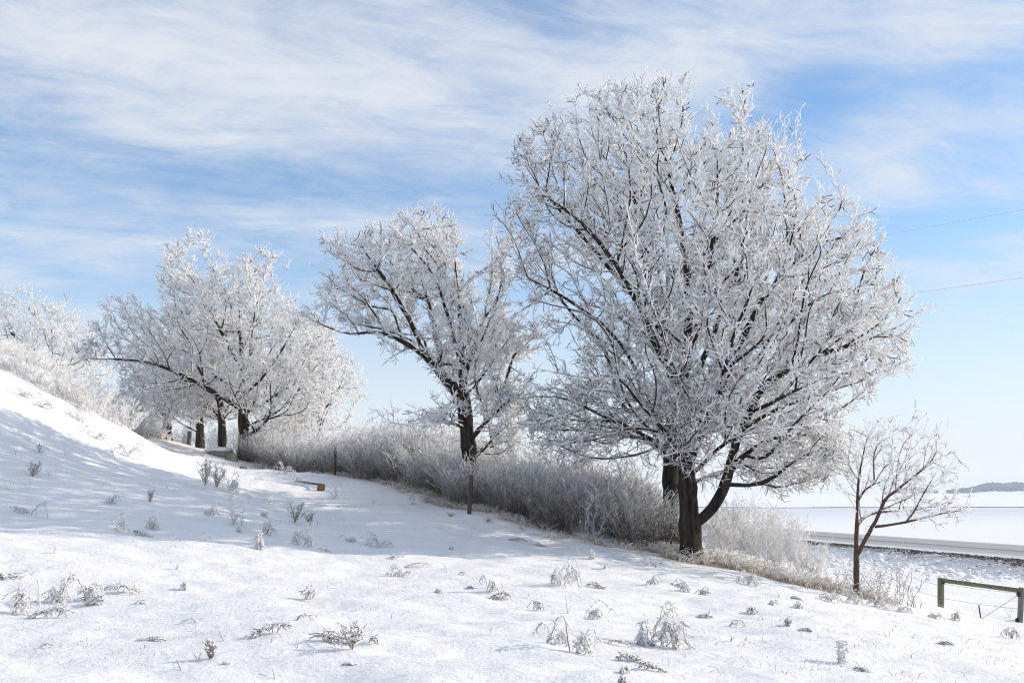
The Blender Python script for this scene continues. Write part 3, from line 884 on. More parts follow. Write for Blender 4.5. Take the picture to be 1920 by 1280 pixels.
SAP = [(True, [(1605, 1114, 0), (1605, 1060), (1603, 1025), (1606, 960), (1608, 900), (1615, 860), (1625, 820), (1650, 785)]),
       (False, [(1604, 1050, 0), (1620, 1015, -.1), (1640, 975, -.2), (1655, 940), (1690, 910, -.4), (1760, 860), (1800, 850)]),
       (False, [(1636, 988, -.2), (1700, 980, -.6), (1810, 963)]),
       (False, [(1606, 980, 0), (1640, 960, .3), (1720, 955, .5), (1780, 942)]),
       (False, [(1612, 870, 0), (1640, 840, .3), (1700, 800, .4), (1730, 772)]),
       (False, [(1607, 930, 0), (1640, 905, -.3), (1700, 880, -.4), (1780, 800)]),
       (False, [(1608, 900, 0), (1590, 860, .4), (1600, 800)]),
       (False, [(1606, 950, 0), (1575, 910, -.3), (1560, 860)])]
make_tree(SAP, 24.0, [(1545, 870), (1575, 800), (1605, 765), (1650, 775), (1712, 740), (1760, 790), (1800, 850), (1825, 955), (1790, 990), (1720, 1005), (1650, 965), (1590, 945), (1560, 910)],
          460, 1.5, 0.066, [('young slender forked tree with reddish bark and frosted twigs near the timber brace',)], 909, names='sapling', spurs=2, spur_len=(0.07, 0.22),
          r_spur=0.0095, mats=('sapling', 'sapling'), r_tip=0.0075, limb_r=0.018, bf=0.5, sides_max=10, fork=True, flare=0.15, frost_gain=0.9)

# ------------------------------------------------------------------ shrubs of the thicket
def shrub_geo(seed, h, w, stems, twigs, r0, low, tint=1.0):
    rng = np.random.default_rng(seed); g = Geo()
    a = rng.uniform(0, 6.283, stems); rr = np.sqrt(rng.random(stems))
    base = np.c_[np.cos(a) * rr * w * 0.28, np.sin(a) * rr * w * 0.28, np.full(stems, -0.12)]
    hh = h * rng.uniform(0.55, 1.0, stems) * (1 - 0.25 * rr)
    lean = np.c_[np.cos(a), np.sin(a)] * (rr * w * 0.36)[:, None] + rng.normal(0, 0.07 * w, (stems, 2))
    t = np.linspace(0, 1, 7)
    pl = np.zeros((stems, 7, 3))
    pl[:, :, :2] = base[:, None, :2] + lean[:, None] * (t ** 1.5)[None, :, None]
    pl[:, :, 2] = base[:, None, 2] + (hh + 0.12)[:, None] * t[None]
    pl[:, 1:, :2] += rng.normal(0, 0.035, (stems, 6, 2))
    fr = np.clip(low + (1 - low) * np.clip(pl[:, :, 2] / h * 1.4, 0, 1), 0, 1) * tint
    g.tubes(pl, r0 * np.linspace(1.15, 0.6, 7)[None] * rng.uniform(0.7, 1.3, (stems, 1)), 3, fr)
    m = stems * twigs
    si = np.repeat(np.arange(stems), twigs)
    u = rng.uniform(0.15, 1.0, m) * 5.99; k = u.astype(int); f = (u - k)[:, None]
    b = pl[si, k] * (1 - f) + pl[si, k + 1] * f
    d = unit(np.c_[rng.normal(0, 0.8, (m, 2)), rng.uniform(0.1, 1.1, m)])
    L = rng.uniform(0.10, 0.34, (m, 1)) * (h / 2.0)
    q = np.stack([b, b + d * L * 0.5 + rng.normal(0, 0.02, (m, 3)), b + d * L + np.array([0, 0, 0.03])], 1)
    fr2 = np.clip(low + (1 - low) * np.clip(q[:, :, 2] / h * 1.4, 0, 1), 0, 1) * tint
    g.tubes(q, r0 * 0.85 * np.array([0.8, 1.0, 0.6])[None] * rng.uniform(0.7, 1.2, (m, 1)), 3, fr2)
    b2 = q[:, 1]; d2 = unit(d + rng.normal(0, 0.8, (m, 3)))
    q2 = np.stack([b2, b2 + d2 * L * 0.6], 1)
    g.tubes(q2, r0 * 0.8 * np.array([0.9, 0.55])[None] * np.ones((m, 1)), 3, fr2[:, 1:])
    return g

SH = {}
N_SH = {'thick': 4, 'white': 3, 'low': 3, 'open': 3}
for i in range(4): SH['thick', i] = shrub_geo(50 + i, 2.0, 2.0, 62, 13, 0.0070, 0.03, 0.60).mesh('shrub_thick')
for i in range(3):
    SH['white', i] = shrub_geo(60 + i, 2.2, 2.1, 30, 15, 0.0125, 0.75, 1.0).mesh('shrub_white')
    SH['low', i] = shrub_geo(70 + i, 1.2, 1.5, 30, 12, 0.0085, 0.6, 0.9).mesh('shrub_low')
    SH['open', i] = shrub_geo(80 + i, 1.4, 1.6, 9, 9, 0.0075, 0.02, 0.8).mesh('shrub_open')
for k, me in SH.items(): me.materials.append(M['brush'])
rs = random.Random(4)

def put_shrub(kind, x, y, h, w, label, group, name='thicket_shrub'):
    me = SH[kind, rs.randrange(N_SH[kind])]
    h0, w0 = {'thick': (2.0, 2.0), 'white': (2.2, 2.1), 'low': (1.2, 1.5), 'open': (1.4, 1.6)}[kind]
    o = bpy.data.objects.new(name, me); COL.objects.link(o)
    o.location = (x, y, h1(x, y)); o.rotation_euler = (0, 0, rs.uniform(0, 6.28))
    o.scale = (w / w0, w / w0, h / h0)
    return tag(o, label, 'shrub', group)

FOOT = [(462, 862, 44.0), (545, 872, 41.5), (627, 889, 38.5), (700, 903, 36), (760, 918, 33.8), (830, 945, 31.2), (905, 965, 29.3), (960, 985, 28.2), (1020, 1003, 27.6), (1090, 1018, 27.3), (1160, 1030, 27.2), (1235, 1038, 27.2)]
FT = resample(np.array([P(*f) for f in FOOT]), 0.75)
def foot_h(px): return np.interp(px, [462, 560, 640, 760, 860, 930, 1000, 1100, 1200, 1240], [2.2, 2.7, 2.8, 2.6, 2.1, 1.7, 2.2, 2.4, 2.2, 1.7])
def stretch(px):
    return ('between the wide tree and dark post' if px < 640 else
            'between dark post and crooked-limbed tree' if px < 890 else
            'between crooked-limbed tree and tallest tree')
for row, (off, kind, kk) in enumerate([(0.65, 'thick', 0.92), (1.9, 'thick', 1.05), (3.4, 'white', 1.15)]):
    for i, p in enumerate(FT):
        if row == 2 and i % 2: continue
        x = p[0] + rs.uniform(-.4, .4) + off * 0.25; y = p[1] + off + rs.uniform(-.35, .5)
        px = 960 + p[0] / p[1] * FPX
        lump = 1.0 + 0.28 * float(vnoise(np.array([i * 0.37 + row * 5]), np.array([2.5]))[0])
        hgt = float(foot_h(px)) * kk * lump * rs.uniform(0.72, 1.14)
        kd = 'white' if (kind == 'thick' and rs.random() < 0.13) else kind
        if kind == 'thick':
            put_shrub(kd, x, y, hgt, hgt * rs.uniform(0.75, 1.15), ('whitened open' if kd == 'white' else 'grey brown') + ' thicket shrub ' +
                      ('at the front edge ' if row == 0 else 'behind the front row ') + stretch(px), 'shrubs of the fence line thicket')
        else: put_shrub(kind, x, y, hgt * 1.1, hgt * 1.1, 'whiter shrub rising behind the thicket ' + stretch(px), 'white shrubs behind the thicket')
# white brush filling the gaps behind
for (px, py, Y, h, w) in [(520, 850, 52, 3.6, 3), (575, 850, 50, 3.9, 3.2), (640, 850, 49, 3.4, 3), (690, 850, 47, 3.0, 2.8), (480, 850, 50, 3.0, 2.6), (760, 870, 43, 2.3, 2.3), (830, 880, 41, 2.3, 2.3),
                          (930, 900, 38, 2.4, 2.4), (990, 910, 36, 2.6, 2.6), (1060, 920, 35, 2.4, 2.4), (1120, 930, 35, 2.6, 2.4), (1190, 950, 34, 2.5, 2.4), (545, 850, 47, 3.0, 2.6), (610, 850, 45, 2.6, 2.4)]:
    q = P(px, py, Y); put_shrub('white', q[0], q[1], h, w, 'whiter shrub rising behind the thicket ' + stretch(px), 'white shrubs behind the thicket')
# frosted shrubs downhill of the big tree
for (px, py, Y, h, w, kd) in [(1345, 1050, 27.6, 1.5, 1.3, 'white'), (1385, 1052, 28.2, 1.9, 1.5, 'white'), (1430, 1062, 28, 1.7, 1.5, 'white'), (1475, 1070, 28.4, 1.8, 1.4, 'white'),
                              (1410, 1040, 31, 2.3, 1.8, 'white'), (1470, 1050, 31.5, 1.9, 1.7, 'white'), (1515, 1080, 28, 1.2, 1.3, 'low'), (1360, 1050, 30.5, 1.9, 1.6, 'white')]:
    q = P(px, py, Y); put_shrub(kd, q[0], q[1], h, w, 'loose pale frosted shrub downhill of the tallest tree above tan grass', 'pale shrubs below the tallest tree', 'frosted_shrub')
for (px, py, Y, h, w) in [(1560, 1100, 26, 1.1, 1.2), (1640, 1120, 24.6, 1.4, 1.3), (1675, 1122, 25, 1.6, 1.4), (1590, 1100, 27, 1.0, 1.2), (1720, 1130, 25.5, 1.0, 1.1), (1625, 1118, 24.3, 0.8, 1.0), (1540, 1095, 25.5, 1.2, 1.2)]:
    q = P(px, py, Y); put_shrub('open', q[0], q[1], h, w, 'thin open shrub with dark stems around the foot of the slender young tree', 'open shrubs round the young tree', 'frosted_shrub')
for (px, py, h, w) in [(8, 690, 1.0, 1.5), (40, 700, 1.2, 1.6), (75, 722, 1.2, 1.7), (110, 742, 1.3, 1.8), (140, 752, 1.1, 1.6), (165, 770, 1.3, 1.9), (200, 785, 1.2, 1.7), (232, 800, 1.1, 1.7), (60, 745, .6, 1.2), (150, 790, .6, 1.2)]:
    q = ground_at(px, py); put_shrub('low', q[0], q[1], h, w, 'pale scrub tuft breaking the bare snow edge below the hill crest', 'scrub tufts on the snow edge', 'scrub_bush')
# brush on the crest of the hill and under the far trees
for (px, py, Y, h, w) in [(20, 680, 38.5, .9, 1.6), (60, 700, 39.5, .9, 1.7), (100, 715, 40.5, .9, 1.7), (140, 740, 41.5, 1.0, 1.8), (180, 760, 43, 1.2, 2.0), (215, 780, 45, 1.5, 2.2), (250, 795, 47, 1.6, 2.2),
                          (285, 810, 52, 1.5, 2.2), (340, 830, 58, 1.6, 2.4), (200, 770, 54, 2.6, 3.0), (150, 750, 52, 2.6, 3), (250, 790, 58, 2.6, 3), (400, 840, 58, 2.2, 2.6), (440, 850, 56, 2.2, 2.6)]:
    q = P(px, py, Y); put_shrub('low' if h < 1.4 else 'white', q[0], q[1], h, w, 'frosted scrub bush along the snowy crest below the round far tree', 'scrub along the hill crest', 'scrub_bush')

# ------------------------------------------------------------------ grass tufts (uncountable)
def grass_obj(name, pts, hts, seed, label, r0=0.006, frost=0.5, blades=9, spread=0.16, mat='grass'):
    rng = np.random.default_rng(seed); g = Geo()
    n = len(pts); rep = np.repeat(np.arange(n), blades); m = len(rep)
    b = pts[rep] + np.c_[rng.normal(0, spread * 0.4, (m, 2)), np.full(m, -0.02)]
    hh = hts[rep] * rng.uniform(0.45, 1.15, m)
    le = rng.normal(0, 0.65, (m, 2)) * hh[:, None]
    q = np.stack([b, b + np.c_[le * 0.3, hh * 0.6], b + np.c_[le, hh * rng.uniform(0.7, 1.0, m)]], 1)
    fr = np.clip(frost + rng.normal(0, 0.18, (m, 1)) + np.array([[-0.15, 0.05, 0.3]]), 0, 1)
    g.tubes(q, r0 * np.array([[0.9, 1.0, 0.6]]) * rng.uniform(0.6, 1.3, (m, 1)), 3, fr)
    return tag(g.obj(name, M[mat]), label, kind='stuff')

def along(pl, n, wid, seed):
    rng = np.random.default_rng(seed)
    t = rng.uniform(0, len(pl) - 1.001, n); k = t.astype(int); f = (t - k)[:, None]
    p = pl[k] * (1 - f) + pl[k + 1] * f
    p[:, 0] += rng.normal(0, wid * 0.5, n); p[:, 1] += rng.normal(0, wid, n)
    p[:, 2] = H(p[:, 0], p[:, 1])
    return p[vnoise(p[:, 0] * 1.4 + 3, p[:, 1] * 1.4) > rng.uniform(-0.7, 0.35, n)]
pp = along(FT, 1000, 0.35, 1)
grass_obj('grass', pp, np.random.default_rng(1).uniform(0.06, 0.32, len(pp)), 2, 'tan dead grass edging the foot of the thicket', frost=0.24)
ED = resample(np.array([P(1240, 1044, 26.8), P(1310, 1056, 26), P(1370, 1072, 25.6), P(1440, 1090, 25), P(1520, 1105, 24.6), P(1590, 1115, 24.3), P(1660, 1125, 24)]), 0.5)
pp = along(ED, 1300, 0.45, 3)
grass_obj('grass', pp, np.random.default_rng(4).uniform(0.08, 0.42, len(pp)) * np.clip(1.3 - 0.11 * (pp[:, 0] - 4), 0.45, 1), 5, 'frosted tan grass spilling down the bank beside the tallest tree', frost=0.27, r0=0.007)
CR = resample(np.array([P(-40, 650, 36.5), P(30, 680, 38), P(90, 712, 39.5), P(150, 745, 41), P(220, 782, 44), P(300, 820, 48)]), 0.5)
pp = along(CR, 800, 0.6, 6)
grass_obj('grass', pp, np.random.default_rng(6).uniform(0.25, 0.65, len(pp)), 7, 'pale tan grass along the crest of the hill', frost=0.55, r0=0.012)
# stubble pricking through the snow
rng = np.random.default_rng(33)
n = 2400
yy = 8.5 + 22 * rng.random(n) ** 1.3; xx = (rng.uniform(-0.5, 0.53, n)) * yy
dens = vnoise(xx * 0.35 + 7, yy * 0.35) + 0.35 * vnoise(xx * 1.3, yy * 1.3)
kp = (dens > 0.05 - 0.5 * sstep(xx, 2, 7)); xx, yy = xx[kp], yy[kp]
pp = np.c_[xx, yy, H(xx, yy)]
grass_obj('stubble', pp, rng.uniform(0.02, 0.11, len(pp)), 34, 'sparse grass stubble pricking through the snow', r0=0.0038, frost=0.55, blades=4, spread=0.3, mat='weed')

# ------------------------------------------------------------------ weeds on the slope
def arcs(rng, n, w, h, k=7, lop=0.35):
    t = np.linspace(0, 1, k)
    out = np.zeros((n, k, 3))
    for i in range(n):
        s = rng.choice([-1, 1]) if rng.random() < lop else 1
        ex = s * w * rng.uniform(0.35, 0.62); ey = rng.normal(0, 0.25 * w)
        top = h * rng.uniform(0.75, 1.02); end = h * rng.uniform(-0.02, 0.35)
        x = ex * t ** 1.15; y = ey * t
        z = top * np.sin(np.clip(t * 1.18, 0, 1) * math.pi * 0.62) / math.sin(math.pi * 0.5)
        z = z * (1 - t ** 3) + end * t ** 3
        out[i] = np.c_[x, y, z]
    return out

def hang(rng, pl, per, L, down, side=0.5, k=3):
    """short strands hanging off centre lines"""
    n, K = pl.shape[:2]; m = n * per
    si = np.repeat(np.arange(n), per); u = rng.uniform(0.18, 0.999, m) * (K - 1); kk = u.astype(int); f = (u - kk)[:, None]
    b = pl[si, kk] * (1 - f) + pl[si, kk + 1] * f
    d = np.c_[rng.normal(0, side, (m, 2)), -down * np.ones(m) + rng.normal(0, 0.3, m)]
    d = unit(d); l = L * rng.uniform(0.4, 1.1, (m, 1))
    l = np.minimum(l, np.where(d[:, 2:3] < -0.2, np.maximum(b[:, 2:3] + 0.01, 0.02) / np.maximum(-d[:, 2:3], 0.2), 9))
    t = np.linspace(0, 1, k)
    return b[:, None] + d[:, None] * l[:, None] * t[None, :, None] + rng.normal(0, 0.06, (m, k, 3)) * l[:, None] * (t > 0)[None, :, None]

def weed_geo(kind, w, h, seed):
    rng = np.random.default_rng(seed); g = Geo()
    th = 0.0062
    def add(pl, r, f):
        n, k = pl.shape[:2]
        g.tubes(pl, r * np.linspace(1, 0.65, k)[None] * rng.uniform(0.6, 1.4, (n, 1)), 3, np.clip(f + rng.normal(0, 0.20, (n, 1)), 0, 1) * np.ones((n, k)))
    if kind == 'droop':
        n = rng.integers(4, 7)
        a = arcs(rng, n, w, h, lop=0.4); a[:, :, 0] += rng.normal(0, 0.07 * w, (n, 1)) - 0.12 * w
        a *= rng.uniform(0.6, 1.0, (n, 1, 1)); a[0] /= max(a[0, :, 2].max() / h, 0.3)
        a[:, 1:] += rng.normal(0, 0.035 * h, (n, 6, 3)); add(a, th * 1.1, 0.45)
        sp = hang(rng, a, 14, 0.38 * h, 0.9, 0.75, 4); add(sp, th * 1.2, 0.74)
        add(hang(rng, sp, 1, 0.15 * h, 0.4, 0.8), th * 1.4, 0.8)
        add(hang(rng, a, 7, 0.16 * h, -0.6, 0.8), th * 1.2, 0.85)
    elif kind == 'feather':
        t = np.linspace(0, 1, 9); st = []
        for i in range(3):
            y0 = rng.normal(0, 0.10 * w)
            st.append(np.c_[(t - 0.5) * w * rng.uniform(0.7, 1), y0 + 0.10 * w * np.sin(t * 3 + i), h * (0.10 + 0.75 * np.sin(math.pi * (0.1 + 0.8 * t)) * rng.uniform(0.35, 1)) * (1 - 0.5 * t)])
        a = np.array(st); a += rng.normal(0, 0.04 * h, a.shape); add(a, th * 1.2, 0.3)
        add(hang(rng, a, 16, 0.6 * h + 0.02, 0.45, 0.9), th * 1.1, 0.48)
        add(hang(rng, a, 14, 0.35 * h + 0.01, -0.3, 1.0), th * 1.3, 0.80)
    elif kind == 'upright':
        n = 6; t = np.linspace(0, 1, 7); a = np.zeros((n, 7, 3))
        a[:, :, 2] = t[None] * (h * rng.uniform(0.4, 1.0, (n, 1))); a[0, :, 2] = t * h
        a[:, :, :2] = rng.normal(0, 0.18 * w, (n, 1, 2)) + rng.normal(0, 0.2 * w, (n, 1, 2)) * (t ** 1.6)[None, :, None]
        a[:, 1:, :2] += rng.normal(0, 0.015, (n, 6, 2))
        add(a, th * 1.5, 0.9)
        add(hang(rng, a, 15, 0.12 * h + 0.015, 0.3, 1.0), th * 1.8, 0.95)
        b = arcs(rng, 2, w * 0.9, h * 0.5, lop=0.7); add(b, th, 0.3)
    elif kind == 'bush':
        n = 13; t = np.linspace(0, 1, 6); a = np.zeros((n, 6, 3))
        le = rng.normal(0, 0.26 * w, (n, 1, 2)); a[:, :, :2] = le * (t ** 1.2)[None, :, None] + rng.normal(0, 0.012, (n, 6, 2))
        a[:, :, 2] = t[None] * (h * rng.uniform(0.5, 1.0, (n, 1)))
        add(a, th, 0.15)
        q = hang(rng, a, 11, 0.22 * h, -1.0, 0.8); add(q, th * 1.0, 0.36)
        add(hang(rng, q, 2, 0.10 * h, -0.6, 0.9, 2), th * 1.1, 0.55)
    elif kind == 'sticks':
        n = 3; t = np.linspace(0, 1, 4); a = np.zeros((n, 4, 3))
        a[:, :, :2] = rng.normal(0, 0.003, (n, 1, 2)) + rng.normal(0, 0.35, (n, 1, 2)) * max(w, h) * t[None, :, None] * np.array([1, 0.6])
        a[:, :, 2] = t[None] * (h * rng.uniform(0.4, 1.0, (n, 1))); add(a, th, 0.5)
        add(hang(rng, a, 3, 0.25 * h, -0.8, 0.7), th * 0.9, 0.65)
    elif kind == 'dome':
        n = 11
        a = arcs(rng, n, w * 0.85, h, 6, lop=0.5) * rng.uniform(0.6, 1.0, (n, 1, 1)); rot = rng.uniform(0, 6.28, n)
        x = a[:, :, 0].copy(); a[:, :, 0] = x * np.cos(rot)[:, None]; a[:, :, 1] = x * np.sin(rot)[:, None]
        a[:, 1:] += rng.normal(0, 0.05 * h, (n, 5, 3))
        add(a, th * 1.2, 0.55); add(hang(rng, a, 8, 0.3 * h, 0.8, 0.8), th * 1.5, 0.8)
    elif kind == 'arch':
        t = np.linspace(0, 1, 9); a = np.zeros((2, 9, 3))
        for i in range(2):
            a[i] = np.c_[(t - 0.5) * w * rng.uniform(0.5, 1), rng.normal(0, 0.06 * w) + 0.1 * w * t, h * np.sin(math.pi * t ** rng.uniform(0.7, 1.4)) ** 0.8 * rng.uniform(0.4, 1)]
        a[:, 1:-1] += rng.normal(0, 0.08 * h, (2, 7, 3))
        add(a, th, 0.35); add(hang(rng, a, 10, 0.45 * h + 0.02, 0.3, 0.8), th, 0.62)
    return g

KIND_LABEL = {
    'droop': ('drooping_weed', 'bowed frosty weed with hanging strands', 'drooping frosted weeds on the slope'),
    'feather': ('flattened_weed', 'brownish feathery weed pressed flat', 'flattened weeds on the slope'),
    'upright': ('upright_weed', 'stiff upright white-frosted weed', 'upright frosted weeds on the slope'),
    'bush': ('dark_weed', 'dark twiggy weed clump', 'dark twiggy weeds on the slope'),
    'sticks': ('weed_stalk', 'group of bare thin stalks', 'bare stalks on the slope'),
    'dome': ('domed_weed', 'rounded mop of frosted stems', 'domed weeds on the slope'),
    'arch': ('arched_stalk', 'low arched weed stalk', 'arched stalks on the slope')}
W = [  # photo column and row of the foot, width and height in photo pixels, kind
    (61, 893, 40, 26, 'bush'), (92, 893, 22, 18, 'sticks'), (54, 916, 35, 24, 'sticks'), (17, 920, 6, 18, 'sticks'), (207, 943, 30, 20, 'dome'), (282, 940, 20, 20, 'bush'),
    (313, 915, 26, 8, 'sticks'), (38, 958, 38, 13, 'feather'), (72, 970, 46, 26, 'arch'), (232, 997, 38, 34, 'droop'), (285, 992, 36, 30, 'droop'), (262, 1004, 46, 16, 'feather'),
    (385, 910, 46, 46, 'bush'), (406, 913, 28, 40, 'bush'), (432, 922, 48, 34, 'droop'), (436, 986, 50, 54, 'upright'), (393, 966, 30, 18, 'droop'), (449, 997, 14, 12, 'dome'),
    (495, 968, 17, 13, 'dome'), (505, 943, 10, 10, 'sticks'), (553, 980, 46, 36, 'bush'), (580, 984, 24, 24, 'bush'), (597, 990, 15, 12, 'sticks'), (505, 1003, 40, 26, 'droop'),
    (487, 1030, 36, 30, 'droop'), (552, 1020, 44, 36, 'droop'), (579, 1024, 14, 42, 'upright'), (607, 1033, 34, 8, 'arch'), (103, 1037, 10, 16, 'sticks'), (332, 1068, 14, 16, 'sticks'),
    (24, 1084, 44, 18, 'feather'), (0, 1086, 30, 22, 'feather'), (30, 1152, 52, 74, 'droop'), (92, 1158, 84, 36, 'feather'), (112, 1130, 32, 42, 'droop'), (165, 1126, 46, 46, 'droop'),
    (180, 1134, 30, 24, 'feather'), (230, 1114, 84, 26, 'feather'), (262, 1134, 36, 12, 'arch'), (348, 1106, 30, 22, 'dome'), (582, 1124, 36, 30, 'dome'), (570, 1162, 46, 12, 'arch'),
    (508, 1186, 76, 24, 'feather'), (622, 1205, 80, 36, 'feather'), (357, 1168, 36, 10, 'arch'), (285, 1201, 60, 11, 'feather'), (87, 1214, 40, 11, 'arch'), (422, 1202, 30, 30, 'sticks'),
    (396, 1236, 24, 30, 'bush'), (372, 1242, 24, 20, 'sticks'), (424, 1246, 16, 8, 'feather'), (340, 1256, 40, 22, 'sticks'), (515, 1274, 40, 16, 'sticks'), (655, 1015, 32, 12, 'droop'),
    (708, 1026, 52, 26, 'droop'), (740, 1047, 30, 12, 'dome'), (757, 1046, 8, 22, 'sticks'), (750, 1080, 40, 20, 'droop'), (783, 1064, 66, 14, 'arch'), (840, 1072, 40, 16, 'sticks'),
    (870, 1078, 36, 14, 'arch'), (845, 1030, 16, 8, 'dome'), (922, 1110, 34, 28, 'droop'), (942, 1126, 46, 18, 'feather'), (823, 1111, 22, 10, 'dome'), (883, 1103, 16, 6, 'feather'),
    (973, 1014, 38, 12, 'feather'), (1013, 1024, 36, 8, 'feather'), (1038, 1094, 30, 26, 'droop'), (1077, 1099, 66, 50, 'droop'), (1118, 1102, 40, 16, 'feather'), (1083, 1040, 14, 16, 'sticks'),
    (1110, 1048, 22, 16, 'droop'), (1136, 1066, 14, 15, 'upright'), (1210, 1062, 26, 18, 'upright'), (1228, 1063, 18, 18, 'upright'), (1222, 1095, 28, 16, 'droop'), (1270, 1100, 40, 14, 'droop'),
    (1012, 1145, 28, 20, 'droop'), (1065, 1150, 24, 34, 'sticks'), (1113, 1160, 58, 30, 'droop'), (987, 1122, 10, 14, 'sticks'), (920, 1190, 16, 16, 'sticks'), (660, 1218, 56, 44, 'bush'),
    (700, 1206, 30, 20, 'arch'), (1050, 1210, 58, 34, 'droop'), (1085, 1224, 62, 56, 'droop'), (1160, 1212, 66, 14, 'arch'), (1200, 1208, 24, 40, 'droop'), (1219, 1210, 22, 16, 'dome'),
    (1263, 1218, 60, 78, 'droop'), (1180, 1240, 46, 20, 'feather'), (1220, 1256, 54, 18, 'feather'), (1170, 1264, 24, 18, 'dome'), (1165, 1286, 18, 18, 'bush'), (657, 1246, 30, 6, 'feather'),
    (1323, 1158, 32, 16, 'feather'), (1492, 1123, 20, 9, 'feather'), (1318, 1114, 28, 14, 'droop'), (1288, 1110, 28, 18, 'droop'), (1382, 1176, 38, 16, 'arch'), (1477, 1175, 14, 14, 'bush'),
    (1510, 1184, 30, 10, 'feather'), (1370, 1204, 20, 14, 'sticks'), (1397, 1203, 16, 14, 'sticks'), (1582, 1244, 18, 38, 'upright'), (1618, 1258, 36, 12, 'feather'), (1410, 1150, 30, 14, 'dome'),
    (1383, 1092, 8, 22, 'sticks'), (1408, 1096, 32, 24, 'droop'), (1462, 1119, 16, 10, 'sticks'), (1773, 1208, 34, 10, 'feather'), (1790, 1162, 28, 18, 'dome'), (1755, 1160, 34, 14, 'dome'),
    (1897, 1196, 60, 26, 'dome'), (1894, 1158, 12, 16, 'sticks'), (1560, 1128, 40, 16, 'droop'), (1600, 1132, 44, 22, 'droop'), (1650, 1138, 44, 18, 'droop'), (1700, 1148, 40, 16, 'droop'),
    (1500, 1140, 30, 12, 'droop'), (1450, 1134, 30, 12, 'dome'), (30, 852, 50, 20, 'sticks'), (70, 846, 40, 22, 'droop'), (180, 822, 36, 20, 'droop'), (215, 858, 60, 28, 'sticks'), (150, 770, 40, 20, 'droop'),
    (80, 765, 40, 16, 'droop'), (240, 858, 46, 30, 'droop'), (125, 856, 30, 18, 'sticks'), (540, 890, 30, 22, 'droop'), (552, 905, 26, 22, 'upright'), (510, 905, 30, 12, 'sticks'), (575, 908, 20, 12, 'sticks'),
    (485, 900, 14, 8, 'arch'), (628, 935, 14, 20, 'upright'), (585, 893, 16, 20, 'sticks'), (700, 945, 12, 10, 'sticks'), (770, 945, 10, 14, 'sticks'), (845, 968, 14, 8, 'bush'), (915, 978, 12, 8, 'bush')]
WEEDS = {}
for i, (px, py, w, h, kd) in enumerate(W):
    p = ground_at(px, py)
    mpp = p[1] / FPX
    nm, lab, grp = KIND_LABEL[kd]
    ww, hh = w * mpp * 1.05, h * mpp * 1.12
    g = weed_geo(kd, ww, hh, 900 + i)
    o = g.obj(nm, M['weed'])
    o.location = (p[0], p[1], h1(p[0], p[1]) - 0.01)
    s = 1 if (i % 3) else -1
    o.scale = (s, 1, 1) if kd in ('droop', 'feather', 'arch') else (1, 1, 1)
    o.rotation_euler = (0, math.atan2(h1(p[0] - .2, p[1]) - h1(p[0] + .2, p[1]), 0.4) * (1 if kd in ('feather', 'arch') else 0.4), rs.uniform(-.4, .4))
    size = 'tiny' if hh < 0.13 else ('small' if hh < 0.26 else 'tall')
    place = ('on the sunlit snow high up by the crest' if py < 870 and px < 300 else 'in the blue tree shadow' if py < 985 and px < 1050 else
             'on the bank downhill of the tallest tree' if px > 1270 and py < 1170 else 'beside the timber brace' if px > 1700 else 'on the open sunlit snow')
    tag(o, size + ' ' + lab.replace(' on the open snow', '').replace(' on the snow', '') + ' ' + place, 'weed', grp)
    WEEDS[px, py] = o
def relabel(k, lab):
    o = WEEDS[k]; o['label'] = lab
    if 'group' in o: pass
relabel((385, 910), 'darkest bushy weed, waist of three clumps standing on the shaded snow below the stones')
relabel((436, 986), 'tallest white candle-like frosted weed just below the tree shadow')
relabel((1263, 1218), 'tallest bowed tan and white weed with curtain of hanging strands')
relabel((30, 1152), 'steep tent-shaped frosted weed with a feathery stalk lying at its foot')
relabel((1077, 1099), 'wide fountain-shaped frosted weed alone on the snow in front of the thicket')
relabel((660, 1218), 'dark bare branching weed with one thick crooked stem in open snow')

# ------------------------------------------------------------------ posts, brace, stones, cables
def post(name, base, top, r, mat, parent=None, S=8, square=False, sink=0.3, origin=None):
    g = Geo(); base = np.array(base, float); top = np.array(top, float)
    ax = unit(top - base); b = base - ax * sink
    K = 7; t = np.linspace(0, 1, K); pl = b[None] * (1 - t[:, None]) + top[None] * t[:, None]
    rr = r * (1 + np.random.default_rng(int(abs(base[0]) * 97) % 999).normal(0, 0.035, K)); rr[-1] *= 0.93
    g.tubes(pl[None], rr[None], S, 0.0)
    return g.obj(name, M[mat], parent, smooth=S > 6, origin=origin if origin is not None else (base if parent is None else (0, 0, 0)))

def fence_post(px, y0, y1, Y, r, mat, label, lean=(0, 0), group='old fence posts along the thicket'):
    b = P(px, y1, Y); zg = h1(b[0], b[1]); tz = P(px, y0, Y)[2]
    o = post('fence_post', (b[0], b[1], zg), (b[0] + lean[0], b[1] + lean[1], tz), r, mat, S=8)
    return tag(o, label, 'fence post', group)
fence_post(880, 890, 963, 28.0, 0.060, 'post_dark', 'slim weathered fence post leaning before the trunk of the crooked-limbed tree', (0.05, 0))
fence_post(627, 833, 890, 37.2, 0.055, 'post_dark', 'dark knobbly fence post at the front of the grey thicket', (0.02, 0))
fence_post(354, 808, 838, 50.0, 0.11, 'post_grey', 'pale grey square-topped post between the trunks near the crest', (0, 0))
fence_post(255, 783, 806, 46.0, 0.075, 'post_dark', 'short dark post on the crest among tan scrub', (0, 0))

